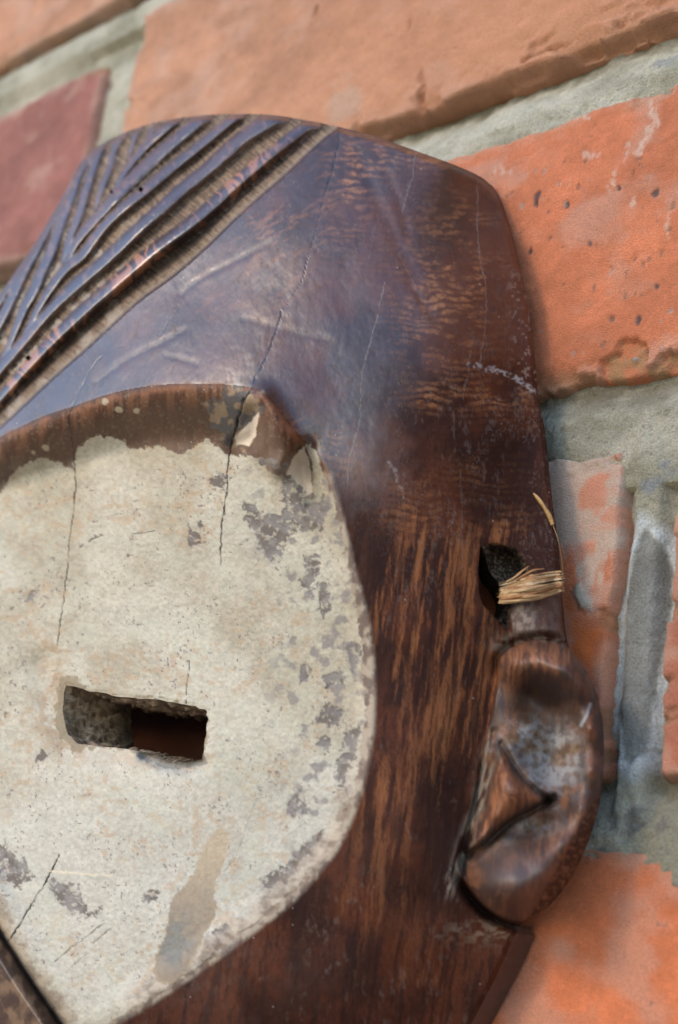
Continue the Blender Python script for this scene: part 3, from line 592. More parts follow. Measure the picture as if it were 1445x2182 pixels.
    ro = ro + 0.08 * sm(A, 860, 1050) + .18 * np.maximum(sm(B, 930, 1150), sm(A, 700, 930) * sm(B, 680, 900)) + .05 * sm(A, 420, 600)
    # dust / scuffs
    scf = sm(afbm(A / 6 + wx / 12, B / 15, 41, 4), .60, .76) * sm(fbm(A / 80, B / 80, 42, 3), .42, .6)
    c = lerp(c, (0.20, 0.165, 0.15), scf * .22); ro = ro + scf * .1
    e1 = sm(fbm(A / 7, B / 9, 43, 4), .56, .68) * np.exp(-((A - (1010 + .12 * (B - 300)) - 60) / 34) ** 2) * sm(B, 500, 620) * sm(1000 - B, 0, 250)
    c = lerp(c, (0.33, 0.21, 0.16), e1 * .6); ro = ro + e1 * .25
    dst = sm(fbm(A / 3.4, B / 4.2, 243, 3), .60, .74) * sm(fbm(A / 60, B / 75, 244, 4), .44, .60); dst = dst * (1 - .8 * sm(B, 1050, 1350)); c = lerp(c, (0.20, 0.165, 0.15), dst * .34); ro = ro + dst * .06
    pore = sm(afbm(A / 2.6, B / 11, 245, 3), .66, .76) * sm(B, 500, 900); c = lerp(c, (0.012, 0.007, 0.005), pore * .5)
    c = lerp(c, (0.020, 0.0075, 0.006), sm(afbm((A + .12 * (B - 1400) + wx * .3) / 11, B / 120, 246, 4, .6), .54, .66) * .6 * w3)
    # --- hair
    inh = F['inh']; rd = F['rdist']
    fine = fbm(A / 5, B / 5, 44, 4); strk = afbm((A + B * .9) / 50, (A * .75 - B) / 4.0, 45, 4)
    gv = lerp((0.105, 0.064, 0.038), (0.25, 0.165, 0.105), sm(strk * .6 + fine * .4, .35, .62))
    lft = sm(fbm(A / 30, B / 30, 46, 3), .5, .7) * sm(330 - A, 0, 120); gv = lerp(gv, (0.42, 0.34, 0.27), lft * .7)
    gv = lerp(gv, (0.045, 0.032, 0.026), np.clip(F['flank'], 0, 1) * sm(fine, .36, .62) * .85)
    chn = np.exp(-((F['he_d'] - 34) / 15.0) ** 2) * sm(720 - A, 0, 30); gv = lerp(gv, (0.05, 0.028, 0.022), chn * (.40 + .35 * sm(fine, .4, .6)))
    tan = np.exp(-((F['he_d'] - 5) / 6.0) ** 2) ; gv = lerp(gv, (0.30, 0.24, 0.17), tan * .5)
    top = 1 - sm(rd + (fine - .5) * 5, -2.0, 3.5)
    rw = lerp((0.045, 0.022, 0.022), (0.075, 0.036, 0.030), sm(blot, .35, .65))
    first = (F['rid'] == 0); flame = sm(vn(ar / 9 + 5 * fbm(A / 30, B / 30, 47, 2), br / 60, 48), .45, .7) * first * sm(fbm(A / 90, B / 90, 49, 2), .30, .5) * sm(650 - A, 0, 150)
    rw = lerp(rw, (0.42, 0.17, 0.085), flame * .85)
    rw = lerp(rw, (0.30, 0.14, .08), sm(fbm(A / 12, B / 12, 58, 4), .58, .7) * .35)
    hc = lerp(gv, rw, top); hr = 0.88 * (1 - top) + (0.27 + .1 * fine) * top
    c = lerp(c, hc, inh); ro = ro * (1 - inh) + hr * inh
    for (a, b, r) in [(238, 409, 3.6), (301, 404, 5), (61, 763, 5), (57, 629, 2.5)]:
        m = sm(r + 1.0 - np.hypot(A - a, B - b), 0, 2); c = lerp(c, (0.006, 0.005, 0.004), m)
    # --- brow underside and painted face
    sf = F['sf']
    pl = [(-300, 1080), (0, 1052), (25, 1012), (55, 986), (92, 972), (120, 985), (158, 998), (161, 962), (185, 937), (213, 926), (262, 934), (283, 958), (330, 953), (352, 957), (385, 964), (412, 956), (440, 934), (462, 948), (480, 964), (522, 972), (556, 980), (580, 1008), (620, 1020),
          (650, 1060), (668, 1058), (662, 985), (650, 950), (664, 940), (690, 1010), (715, 1085), (730, 1150), (748, 1240), (764, 1320), (776, 1420), (778, 1520), (768, 1610), (750, 1700), (712, 1785), (668, 1850), (600, 1920), (512, 1990), (420, 2060), (350, 2110), (250, 2172), (180, 2230), (60, 2300),
          (90, 2230), (130, 2182), (95, 2132), (60, 2080), (30, 2032), (0, 1987), (-40, 1900), (-120, 1750), (-290, 1500)]
    P_ = poly_sd(A, B, pl, 300)
    sh_n = (fbm(A / 13, B / 13, 50, 5) - .5) + (fbm(A / 4.2, B / 4.2, 150, 3) - .5) * .30
    wm = sm(P_ + sh_n * 20, -1.0, 2.5)
    inface = sm(sf + (fbm(A / 20, B / 20, 175, 4) - .5) * 16 * sm(1000 - B, 0, 100), -4, 6 + 12 * sm(1000 - B, 0, 100))
    brow = lerp((0.085, 0.034, 0.018), (0.19, 0.082, 0.04), sm(afbm(A / 8, B / 50, 51, 4), .38, .62))
    deep = sm(sf, 15, 75) * sm(1130 - B, 0, 100); brow = lerp(brow, (0.13, 0.08, 0.055), deep * .8)
    brow = lerp(brow, (0.30, 0.23, 0.17), sm(fbm(A / 5, B / 5, 52, 4), .60, .74) * .3 * inface)
    cr = sm(14 - np.abs(sf - 14), 0, 16) * sm(1000 - B, 0, 100); brow = lerp(brow, (0.28, 0.105, 0.048), cr * sm(fbm(A / 30, B / 24, 53, 3), .35, .6) * .65)
    c = lerp(c, brow, inface); ro = ro * (1 - inface) + .55 * inface
    # scuffed grey-cream worn rim
    rimz = sm(sf, -8, 4) * (1 - wm) * sm(B, 960, 1060)
    rc = lerp((0.16, 0.12, 0.10), (0.42, 0.35, 0.27), sm(fbm(A / 15, B / 22, 54, 5), .38, .62)); c = lerp(c, rc, rimz * .8)
    tri = [(505, 812), (560, 835), (560, 870), (520, 960), (480, 950), (455, 915), (440, 860)]
    m = sm(poly_sd(A, B, tri, 30) + sh_n * 40, -5, 14); c = lerp(c, lerp((0.12, 0.12, 0.125), (0.36, 0.26, 0.17), sm(fbm(A / 14, B / 16, 55, 4), .46, .62)), m * .75)
    white = lerp((0.46, 0.395, 0.295), (0.57, 0.51, 0.41), sm(fbm(A / 120, B / 120, 56, 4), .3, .7))
    white = lerp(white, (0.59, 0.555, 0.49), sm(B, 1480, 1850) * .6)
    wf = fbm(A / 7, B / 6, 57, 5); white = white * (0.66 + .42 * wf)[..., None]
    white = white * (0.93 + .14 * (fbm(A / 55, B / 40, 158, 3)))[..., None]
    white = lerp(white, (0.43, 0.30, 0.19), sm(fbm(A / 16, B / 14, 59, 5), .55, .69) * sm(fbm(A / 110, B / 110, 60, 3), .40, .62) * .55)
    white = lerp(white, (0.50, 0.50, 0.40), sm(fbm(A / 60, B / 50, 61, 3), .52, .7) * .25)
    stain = np.exp(-(line_d(A, B, [(118, 1385), (110, 1440), (100, 1530), (130, 1590)], 100) / 28) ** 2) * sm(fbm(A / 15, B / 15, 62, 4), .35, .6)
    white = lerp(white, (0.36, 0.245, 0.15), stain * .75)
    below = np.exp(-(line_d(A, B, [(170, 1600), (300, 1625)], 80) / 22) ** 2) * sm(fbm(A / 15, B / 15, 63, 4), .4, .6); white = lerp(white, (0.48, 0.37, 0.27), below * .6)
    chz = line_d(A, B, [(300, 1606), (345, 1624), (400, 1630), (428, 1622)], 60); white = lerp(white, (0.17, 0.165, 0.16), sm(13 + sh_n * 16 - chz, 0, 6) * .8)
    lip = sm(F['eye'] + 3 + 16 * sm(230 - A, 0, 80) + sh_n * 26, 0, 5); white = lerp(white, (0.24, 0.18, 0.11), lip * .75)
    c = lerp(c, white, wm); ro = ro * (1 - wm) + .86 * wm
    for (a, b, poly) in [(0, 0, [(552, 878), (530, 902), (500, 930), (503, 948), (530, 952), (545, 930), (550, 905)]), (0, 0, [(648, 950), (662, 985), (666, 1050), (645, 1062), (630, 1030), (608, 1010), (626, 975)])]:
        m = sm(poly_sd(A, B, poly, 20) + sh_n * 8, -1, 2.5); c = lerp(c, (0.72, 0.60, 0.48), m); ro = ro * (1 - m) + .8 * m
    pall = np.zeros_like(A)
    for k, pg in enumerate(DARK_PATCH):
        m = sm(local(A, B, pg, 40, lambda x, y: np.where(inside(x, y, pg), 1, -1) * seg_dist(x, y, pg, True)[0], -100) + sh_n * 34 + (wf - .5) * 16, -3.0, 4.5)
        m = m * (.25 + .75 * sm(fbm(A / 8, B / 8, 172, 3), .28, .46)); pall = np.maximum(pall, m)
        c = lerp(c, lerp((0.12, 0.095, 0.085), (0.21, 0.185, 0.175), sm(fbm(A / 18, B / 18, 64, 3), .35, .65)), m * .9 * inface)
    spk = sm(fbm(A / 5.5, B / 5.5, 65, 3), .70, .78) * sm(fbm(A / 40, B / 40, 66, 3), .45, .62); c = lerp(c, (0.17, 0.14, 0.13), spk * wm * .85)
    spk = sm(vn(A / 5.5, B / 5.5, 67), .93, .98) * sm(fbm(A / 70, B / 70, 68, 3), .4, .6); c = lerp(c, (0.17, 0.14, 0.13), spk * wm * .8)
    rs = np.random.RandomState(3)
    grm = sm(fbm(A / 24, B / 24, 69, 5), .56, .70) * sm(A - (470 + .12 * (B - 1000)), 0, 120) * sm(sf, 0, 14) * wm; c = lerp(c, (0.20, 0.175, 0.17), grm * .75)
    band = sm(sf, 2, 14) * (1 - sm(sf + sh_n * 40, 26, 64)) * sm(B, 1560, 1780) * sm(A, 180, 330)
    c = lerp(c, lerp((0.17, 0.115, 0.08), (0.42, 0.34, 0.26), sm(fbm(A / 26, B / 20, 174, 5), .36, .66)), band * .75)
    # brown water stain
    stn = smooth_line([(452, 1778), (484, 1768), (488, 1812), (464, 1868), (456, 1905), (462, 1942), (436, 1992), (404, 2058), (372, 2092), (335, 2086), (333, 2032), (356, 1990), (358, 1932), (396, 1880), (428, 1822)], True, 3)
    s_ = poly_sd(A, B, stn, 40) + sh_n * 16; m = sm(s_, -2, 3)
    sc = lerp((0.44, 0.34, 0.23), (0.27, 0.205, 0.145), sm(B, 1800, 1960)); gc = np.exp(-((A - 372) / 34) ** 2 - ((B - 2010) / 48) ** 2); sc = lerp(sc, (0.17, 0.16, 0.145), np.clip(gc * 1.8, 0, 1) * sm(fbm(A / 14, B / 14, 70, 4), .22, .5))
    c = lerp(c, sc * (0.85 + .3 * fbm(A / 8, B / 8, 71, 3))[..., None], m * .85)
    c = lerp(c, (0.36, 0.24, 0.14), sm(4 - np.abs(s_ - 2), 0, 4) * .4 * sm(B, 1900, 1960))
    for (a, b, r) in [(225, 856, 8), (253, 873, 8.5), (291, 876, 9), (98, 955, 9), (72, 965, 6)]:
        m = sm(r - np.hypot(A - a, (B - b) * 1.1) + sh_n * 10, 0, 4); c = lerp(c, (0.50, 0.42, 0.29), m * .8)
    nb = sm(F['nose'] + 46 + sh_n * 50, 0, 34); c = lerp(c, lerp((0.20, 0.13, 0.085), (0.44, 0.34, 0.25), sm(fbm(A / 24, B / 20, 176, 5), .36, .66)), nb * .7 * inface)
    # --- nose / mouth block in the corner
    nm = sm(F['nose'], -4, 6); nc_ = lerp((0.06, 0.030, 0.02), (0.20, 0.12, 0.07), sm(fbm(A / 20, B / 30, 72, 4), .4, .65)); c = lerp(c, nc_, nm); ro = ro * (1 - nm) + .5 * nm
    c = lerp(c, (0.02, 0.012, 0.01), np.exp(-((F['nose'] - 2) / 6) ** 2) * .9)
    # --- ear: darker polish, dusty hollow
    se = sm(F['se'], -2, 6)
    en = afbm(A / 6 + wx / 8 + B / 90, B / 45 + wy / 20, 73, 4, .65)
    ec = lerp((0.042, 0.018, 0.012), (0.22, 0.082, 0.034), sm(en * .5 + .5 * fbm(A / 20, B / 30, 173, 4), .40, .66) * .7)
    ec = lerp(ec, (0.035, 0.016, 0.012), np.clip(g(1160, 1480, 90, 45, 1.3), 0, 1) * .85)
    dz = np.clip(g(1130, 1570, 70, 40, 1) + g(1170, 1640, 60, 55, 1.2) + g(1130, 1760, 60, 22, .8) + g(1215, 1600, 25, 60, .7) + g(1060, 1800, 40, 20, .5), 0, 1)
    ec = lerp(ec, lerp((0.22, 0.15, 0.10), (0.30, 0.29, 0.29), sm(fbm(A / 28, B / 28, 74, 3) + .25 * sm(A, 1120, 1230), .42, .7)), dz * (.45 + .5 * sm(fbm(A / 10, B / 10, 75, 4), .35, .6)))
    ec = lerp(ec, (0.09, 0.06, 0.055), np.clip(g(1100, 1850, 75, 60, 1.2), 0, 1) * .6)
    for ln, wd in [([(1070, 1588), (1095, 1630), (1125, 1670), (1166, 1704)], 8), ([(1175, 1704), (1130, 1728), (1085, 1755), (1040, 1800), (1004, 1824)], 9)]:
        d = line_d(A, B, smooth_line(ln), 40); ec = lerp(ec, (0.03, 0.014, 0.010), np.exp(-(d / wd) ** 2) * .6)
    edge = np.clip(sm(A - (1262 - .55 * (B - 1700)), 0, 14), 0, 1) * sm(B, 1640, 1720); ec = lerp(ec, lerp((0.05, 0.022, 0.014), (0.15, 0.07, 0.04), sm(fbm(A / 6, B / 6, 76, 4), .45, .65)), edge * .9)
    m = sm(5 - line_d(A, B, [(1258, 1500), (1250, 1525), (1238, 1546)], 30), 0, 4); ec = lerp(ec, (0.30, 0.33, 0.34), m * .8)
    c = lerp(c, ec, se); ro = ro * (1 - se) + (.50 + .15 * dz + .12 * edge) * se
    tg = sm(poly_sd(A, B, [(1068, 1588), (1090, 1640), (1120, 1672), (1162, 1702), (1110, 1728), (1062, 1758), (1015, 1806), (1034, 1740), (1050, 1680), (1060, 1640)], 20) + (en - .5) * 14, -3, 9) * se
    c = lerp(c, lerp((0.15, 0.052, 0.024), (0.33, 0.125, 0.052), sm(en, .38, .60)), tg * .75)
    ur = np.clip(g(1150, 1402, 80, 20, 1.2) + g(1085, 1460, 18, 60, .8), 0, 1) * se; c = lerp(c, lerp((0.10, 0.04, 0.022), (0.30, 0.125, 0.06), sm(en, .40, .60)), ur * .6)
    # pale grime in the crevice between ear and cheek
    cv = line_d(A, B, smooth_line([(1050, 1570), (1035, 1650), (1015, 1730), (990, 1800), (968, 1860), (950, 1900)]), 60)
    m = np.exp(-(cv / 15) ** 2) * sm(afbm((A + .25 * B) / 7, B / 40, 77, 4), .40, .60); c = lerp(c, (0.30, 0.26, 0.205), m * .7); ro = ro + m * .3
    cv = line_d(A, B, smooth_line([(1060, 1378), (1100, 1362), (1150, 1352), (1195, 1366)]), 60)
    m = np.exp(-(cv / 14) ** 2) * sm(fbm(A / 10, B / 8, 78, 4), .35, .6); c = lerp(c, (0.26, 0.21, 0.17), m * .75); ro = ro + m * .3
    # below the ear
    m = np.exp(-((A - 1030) / 90) ** 2 - ((B - 1985) / 26) ** 2) * sm(fbm(A / 14, B / 9, 79, 4), .42, .62); c = lerp(c, (0.22, 0.16, 0.11), m * .55)
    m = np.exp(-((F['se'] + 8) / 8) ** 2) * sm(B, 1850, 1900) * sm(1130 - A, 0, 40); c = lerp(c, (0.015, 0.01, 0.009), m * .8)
    # recess and lug
    rcs = sm(F['rec'], 0, 8) ; lug = sm(56 - F['lug'], 0, 8) * sm(B, 1225, 1245) * sm(1372 - B, 0, 25)
    c = lerp(c, lerp((0.030, 0.022, 0.017), (0.15, 0.11, 0.075), sm(fbm(A / 4, B / 4, 80, 4), .48, .66)), rcs * (1 - lug)); ro = ro * (1 - rcs) + .8 * rcs
    c = lerp(c, lerp((0.10, 0.07, 0.062), (0.24, 0.19, 0.165), sm(fbm(A / 8, B / 12, 81, 4), .40, .66)), lug * (.25 + .65 * sm(1150 - A, 0, 25))); ro = ro * (1 - lug) + .7 * lug
    # cracks
    jx = (fbm(A / 9, B / 9, 82, 3) - .5) * 6; jy = (fbm(A / 9, B / 9, 83, 3) - .5) * 6
    dep = np.zeros_like(A)
    for k, (ln, wd, tn, sg) in enumerate(CRACKS):
        L = smooth_line(ln, False, 3)
        ht = np.maximum(wd, 1.15)
        d = local(A, B, L, 25, lambda x, y: seg_dist(x, y, L)[0], 1e3)
        d = local(A + jx, B + jy, L, 25, lambda x, y: seg_dist(x, y, L)[0], 1e3)
        m = sm(ht * .75 + .6 - d, 0, 1.6) * sg * (.55 + .45 * sm(vn(A / 11, B / 11, 84), .3, .5))
        if tn == 'w': m = sm(wd + 3 - d + sh_n * 14, 0, 5) * sg * sm(vn(A / 5, B / 4, 85), .25, .7)
        tc = {'d': (0.012, 0.009, 0.008), 'l': (0.22, 0.18, 0.155), 'w': (0.36, 0.31, 0.29), 'c': (0.66, 0.56, 0.40)}[tn]
        if tn == 'd': dep += m * .7
        c = lerp(c, tc, m)
    for ln, wd, sg in STRAW_SCARS:
        d = line_d(A, B, smooth_line(ln), 40); m = sm(wd - d + sh_n * 7, 0, 4) * sg; c = lerp(c, (0.30, 0.27, 0.25), m); ro = ro + m * .25
    # sparse pale flecks
    fk = (vn(A / 3.0, B / 3.0, 86) > .985) & (vn(A / 8.0, B / 8.0, 87) > .72); c = lerp(c, (0.62, 0.6, 0.56), fk * .6)
    return c, np.clip(ro, .12, 1), dep, wm * (1 - pall)

COL, RO, DEP, WM = paint_mask(A, B, F)
H = H - DEP * 0.2 + WM * ((fbm(A / 7, B / 6, 90, 4) - .5) * 0.16 + 0.14)
for (a, b, r) in [(238, 409, 4), (301, 404, 5.5), (61, 763, 5.5)]:
    H = H - 2.0 * sm(r - np.hypot(A - a, B - b), 0, 3)

# ------------------------------------------------------------------ cut the grid to the outline and holes
cA = (A[:-1, :-1] + A[1:, 1:]) / 2; cB = (B[:-1, :-1] + B[1:, 1:]) / 2
keep = inside(cA, cB, OUT) & ~inside(cA, cB, EYE) & ~inside(cA, cB, HOLE) & ~inside(cA, cB, EYE_B)
idx = np.arange(nr * nc).reshape(nr, nc)
q = np.stack([idx[:-1, :-1], idx[1:, :-1], idx[1:, 1:], idx[:-1, 1:]], -1)[keep]        # outward = -Y
# boundary edges
e = np.concatenate([q[:, [0, 1]], q[:, [1, 2]], q[:, [2, 3]], q[:, [3, 0]]])
key = e.min(1).astype(np.int64) * (nr * nc) + e.max(1)
uk, inv, cnt = np.unique(key, return_inverse=True, return_counts=True)
be = e[cnt[inv] == 1]
bv = np.unique(be)
fa, fb = A.ravel().copy(), B.ravel().copy(); Hf = H.ravel().copy()
sets = []
xs, ys = fa[bv], fb[bv]
ds = [seg_dist(xs, ys, p, True) for p in (OUT, EYE, HOLE, EYE_B)]
which = np.argmin(np.stack([d[0] for d in ds]), 0)
for k in range(4):
    m = which == k; fa[bv[m]] = ds[k][3][m]; fb[bv[m]] = ds[k][4][m]
vset = {k: set(bv[which == k].tolist()) for k in range(4)}
Pw = to_world(fa, fb, Hf)
G = Pw.reshape(nr, nc, 3)
gu = np.gradient(G, axis=1); gv_ = np.gradient(G, axis=0)
NR = np.cross(gv_, gu).reshape(-1, 3); NR /= np.linalg.norm(NR, axis=1)[:, None] + 1e-12
if NR[idx[nr // 2, nc // 2], 1] > 0: NR = -NR

mask = empty("carved_mask", "dark carved wooden face mask with a chalky white painted face, hung on the brick wall", "mask")

def submesh(name, faces, mat, parent, label=None):
    vi, inv = np.unique(faces, return_inverse=True)
    o = new_mesh(name, Pw[vi], inv.reshape(faces.shape), mat, parent, COL.reshape(-1, 3)[vi], RO.ravel()[vi], NR[vi])
    if label: o['label'] = label
    return o

fc_i = q[:, 0]
lab = np.zeros(len(q), int)                       # 0 head
Fi = lambda k: F[k].ravel()[fc_i]
lab[(Fi('sf') > 4)] = 1                           # painted face with the brow's underside
lab[(Fi('hair') > 0) & (Fi('sf') < 4)] = 2        # hair ground
hr = (lab == 2) & (Fi('rdist') < 3.0)
lab[Fi('se') > 1] = 3
lab[(Fi('nose') > 0)] = 4
lab[(F['lug'].ravel()[fc_i] < 54) & (fb[fc_i] > 1228) & (Fi('se') < 1) & (fa[fc_i] < 1230)] = 5
lab[hr] = 100 + Fi('rid')[hr]
head = submesh("head", q[lab == 0], MAT_WOOD, mask)
facep = submesh("face", q[lab == 1], MAT_PAINT, mask, "hollow face panel under flaking chalky white paint")
hair = submesh("hair", q[lab == 2], MAT_HAIR, mask, "dusty brown grooves of the carved hair")
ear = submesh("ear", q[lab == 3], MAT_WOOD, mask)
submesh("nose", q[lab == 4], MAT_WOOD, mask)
submesh("lug", q[lab == 5], MAT_HAIR, mask, "greyish worn wooden bar the cord is tied to")
for k in range(len(RIDGES)):
    if (lab == 100 + k).any(): submesh("hair_ridge", q[lab == 100 + k], MAT_WOOD, hair)

# side walls: outer rim goes back to the wall, holes get their cut thickness
def skirt(k, rings, name, parent, mat, colf, ease):
    sel = np.array([(a in vset[k]) and (b in vset[k]) for a, b in be]); ed = be[sel]
    vi, inv = np.unique(ed, return_inverse=True); inv = inv.reshape(ed.shape); n = len(vi)
    base = Pw[vi]; vs = [base]
    for r in rings: vs.append(ease(base, fa[vi], fb[vi], r))
    V = np.vstack(vs); fs = []
    for i in range(len(rings)):
        a = inv[:, 0] + i * n; b = inv[:, 1] + i * n
        fs.append(np.stack([b, a, a + n, b + n], -1))
    ra = np.tile(fa[vi], len(vs)); rb = np.repeat(np.array([0.] + list(rings)), n)
    col, ro = colf(ra, np.tile(fb[vi], len(vs)), rb)
    return new_mesh(name, V, np.vstack(fs), mat, parent, col, ro)

def ease_out(base, a, b, r):
    p = base.copy(); h = -base[:, 1] * 1000; lf = sm(420 - a, 0, 120) * 1.0
    hb = np.minimum(h, 0.8 + 4.2 * sm(b, 900, 1050) * sm(2000 - b, 0, 100) * sm(a, 1100, 1150))
    nh = h * (1 - r) + hb * r
    rt = sm(a, 1000, 1050) * sm(b, 380, 400); rt = rt * sm(1972 - b, 0, 12)
    nh = nh * (1 - rt) + rt * (h - (h - hb) * sm(r, .3, 1.0))
    p[:, 0] -= rt * 13 * sm(r, 0, .7) / 1000
    p[:, 1] = -nh / 1000
    p[:, 0] -= lf * 0.55 * (h - nh) / 1000
    und = sm(a - 1000, 0, 80) * r           # right side: the back face turns inwards
    return p
def col_out(a, b, r): 
    c = lerp((0.035, 0.016, 0.012), (0.09, 0.04, 0.025), fbm(a / 20, r * 6 + b / 20, 200, 3)); return c, np.full(len(a), .5)
skirt(0, [.15, .4, .7, 1.0], "side_edge", mask, MAT_WOOD, col_out, ease_out)

def ease_eye(base, a, b, r):
    p = base.copy(); dpt = 19.0 * r
    p[:, 1] += dpt / 1000
    nz = (fbm(a / 9 + 3, b / 9 + r * 14, 210, 3) - .5) * 2.4 * sm(r, 0, .15)
    p[:, 2] += nz / 1000; p[:, 0] += nz * .6 / 1000
    # the slot narrows a little on the way in
    cz = base[:, 2].mean(); p[:, 2] += (cz - base[:, 2]) * 0.10 * r
    return p
def col_eye(a, b, r):
    n = fbm(a / 12 + b / 10, r * 16, 211, 4)
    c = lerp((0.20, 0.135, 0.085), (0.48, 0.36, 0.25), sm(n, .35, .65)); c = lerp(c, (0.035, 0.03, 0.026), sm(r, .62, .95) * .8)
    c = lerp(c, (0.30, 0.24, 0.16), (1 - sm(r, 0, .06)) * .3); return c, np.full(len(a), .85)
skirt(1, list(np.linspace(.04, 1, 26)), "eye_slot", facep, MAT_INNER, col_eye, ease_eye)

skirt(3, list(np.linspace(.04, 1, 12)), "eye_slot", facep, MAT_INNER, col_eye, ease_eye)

def ease_hole(base, a, b, r):
    p = base.copy(); h = -base[:, 1] * 1000; p[:, 1] += np.minimum(5.0, np.maximum(0, (h - 2))) * r / 1000; p[:, 0] -= 6.0 * r / 1000; return p
def col_hole(a, b, r):
    c = lerp((0.03, 0.018, 0.012), (0.10, 0.06, 0.035), fbm(a / 6, b / 6 + r * 8, 212, 3)); return c, np.full(len(a), .8)
skirt(2, [.1, .3, .6, 1.0], "hole_edge", head, MAT_INNER, col_hole, ease_hole)

# ------------------------------------------------------------------ raffia cord round the lug
def surf_h(a, b):
    i = np.clip(((b - 232) / S).astype(int), 0, nr - 1); j = np.clip(((a + 300) / S).astype(int), 0, nc - 1); return H[i, j]
m = bpy.data.materials.new("dry_raffia"); m.use_nodes = True; t = m.node_tree; p = t.nodes['Principled BSDF']
at = t.nodes.new('ShaderNodeAttribute'); at.attribute_name = 'paint'; t.links.new(at.outputs['Color'], p.inputs['Base Color']); p.inputs['Roughness'].default_value = .6; p.inputs['Specular IOR Level'].default_value = .35
MAT_RAFFIA = m
cord = empty("raffia_cord", "short band of frayed straw-coloured raffia tied round the wooden bar above the ear", "cord")

def ribbon(pts_abh, rad, seed, parent, name="strand", flat=.55, tone=None):
    P = np.array(pts_abh, float); L = smooth_line(P, False, 7) if P.shape[1] == 2 else None
    # 3-D smoothing
    q_ = np.vstack([2 * P[0] - P[1], P, 2 * P[-1] - P[-2]]); pts = []
    for i in range(1, len(q_) - 2):
        for s in np.linspace(0, 1, 7, endpoint=False):
            a, b, c, d = q_[i - 1:i + 3]; pts.append(.5 * (2 * b + (c - a) * s + (2 * a - 5 * b + 4 * c - d) * s * s + (3 * b - a - 3 * c + d) * s ** 3))
    pts.append(P[-1]); pts = np.array(pts); C = to_world(pts[:, 0], pts[:, 1], pts[:, 2])
    n = len(C); T = np.gradient(C, axis=0); T /= np.linalg.norm(T, axis=1)[:, None] + 1e-12
    up = np.tile([0, -1., 0], (n, 1)); S_ = np.cross(T, up); S_ /= np.linalg.norm(S_, axis=1)[:, None] + 1e-9; N_ = np.cross(S_, T)
    k = 10; vs = []; cols = []
    rs = np.random.RandomState(seed); tone = tone or [(0.50, 0.34, 0.18), (0.42, 0.25, 0.11), (0.58, 0.44, 0.26), (0.34, 0.16, 0.07)][rs.randint(4)]
    r_ = np.interp(np.linspace(0, 1, n), np.linspace(0, 1, len(rad)), rad) * (0.85 + .3 * vn(np.arange(n) / 3., np.zeros(n) + seed, 5))
    for j in range(k):
        th = 2 * math.pi * j / k; crin = 1 + .22 * ((j % 2) * 2 - 1)
        vs.append(C + (S_ * math.cos(th) + N_ * math.sin(th) * flat) * (r_ * crin / 1000)[:, None])
        nz = vn(np.arange(n) / 2.2 + seed * 3, np.full(n, j * 1.3), 7)
        cols.append(lerp(np.tile(tone, (n, 1)), (0.24, 0.10, 0.04), sm(nz, .6, .85) * .75))
    V = np.stack(vs, 1).reshape(-1, 3); Cc = np.stack(cols, 1).reshape(-1, 3); fs = []
    i, j = np.meshgrid(np.arange(n - 1), np.arange(k), indexing='ij'); j2 = (j + 1) % k
    fs = np.stack([i * k + j, i * k + j2, (i + 1) * k + j2, (i + 1) * k + j], -1).reshape(-1, 4)
    return new_mesh(name, V, fs, MAT_RAFFIA, parent, Cc)

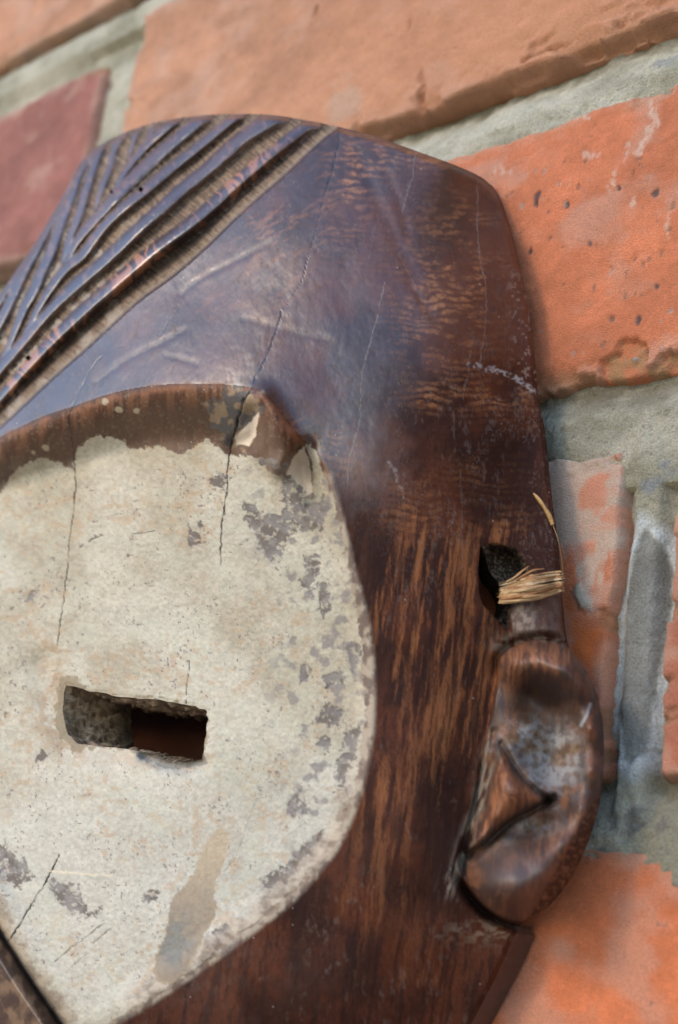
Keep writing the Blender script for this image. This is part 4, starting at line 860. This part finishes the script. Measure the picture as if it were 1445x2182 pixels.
rs = np.random.RandomState(11)
NS = 24
for i in range(NS):
    tt = i / (NS - 1) * 2 - 1; off = tt * 24; jit = rs.randn() * 3; lay = (i % 3) * .28
    path = []
    for s, hgt in [(-0.02, -4), (.0, 1.5), (.12, 2.4), (.3, 3.0), (.5, 3.0), (.7, 2.4), (.88, 1.4), (.99, .6), (1.02, -4)]:
        a = 1067 + 131 * s + rs.randn() * 1.5
        wdt = .78 + .25 * math.sin(math.pi * min(1, max(0, s)))
        b = 1264 - 24 * s + off * wdt + jit + (12 if i % 4 == 0 else -6 if i % 4 == 1 else 0) * (s - .5)
        base = float(max(surf_h(np.array([min(1192, max(1088, a))]), np.array([b]))[0], surf_h(np.array([min(1185, max(1095, a + 8))]), np.array([b + 6]))[0]))
        path.append((a, b, base + hgt * .55 + .35 + (1 - tt * tt) * .35 + lay + rs.randn() * .08))
    ribbon(path, [.12, .18 + .16 * rs.rand(), .20 + .20 * rs.rand(), .22, .12], 300 + i, cord)
# frayed ends and the long loose fibre
for i, pth in enumerate([[(1080, 1240, 15), (1100, 1228, 16), (1120, 1212, 16.5)], [(1100, 1226, 16), (1116, 1214, 16), (1128, 1206, 15.5)], [(1100, 1236, 16), (1135, 1216, 16.5), (1160, 1212, 15)], [(1085, 1262, 16), (1075, 1270, 15), (1066, 1284, 14)], [(1066, 1262, 13), (1060, 1266, 12), (1057, 1263, 12)], [(1190, 1258, 7), (1196, 1268, 6), (1190, 1273, 6), (1182, 1268, 6)],
                         [(1074, 1275, 12), (1073, 1290, 10), (1080, 1305, 9)], [(1079, 1277, 12), (1079, 1292, 10), (1076, 1300, 9)], [(1195, 1225, 7), (1202, 1232, 6), (1198, 1250, 5)]]):
    ribbon(pth, [.22, .18, .06], 340 + i, cord, "frayed_end")
ribbon([(1200, 1238, 6), (1196, 1190, 6.5), (1189, 1150, 7), (1178, 1118, 8), (1176, 1112, 8.4)], [.14, .10, .12, .12], 360, cord, "loose_fibre", tone=(0.36, 0.22, 0.10))
ribbon([(1178, 1118, 8.2), (1170, 1098, 9), (1158, 1078, 10.2), (1148, 1064, 10.8), (1137, 1051, 11)], [.42, .48, .34, .38, .18], 361, cord, "loose_fibre", tone=(0.48, 0.29, 0.12))
ribbon([(1206, 1334, 3), (1212, 1336, 3), (1217, 1331, 3)], [.08, .08, .05], 362, cord, "frayed_end")
print("verts", sum(len(o.data.vertices) for o in scene.objects if o.type == 'MESH'), "polys", sum(len(o.data.polygons) for o in scene.objects if o.type == 'MESH'))
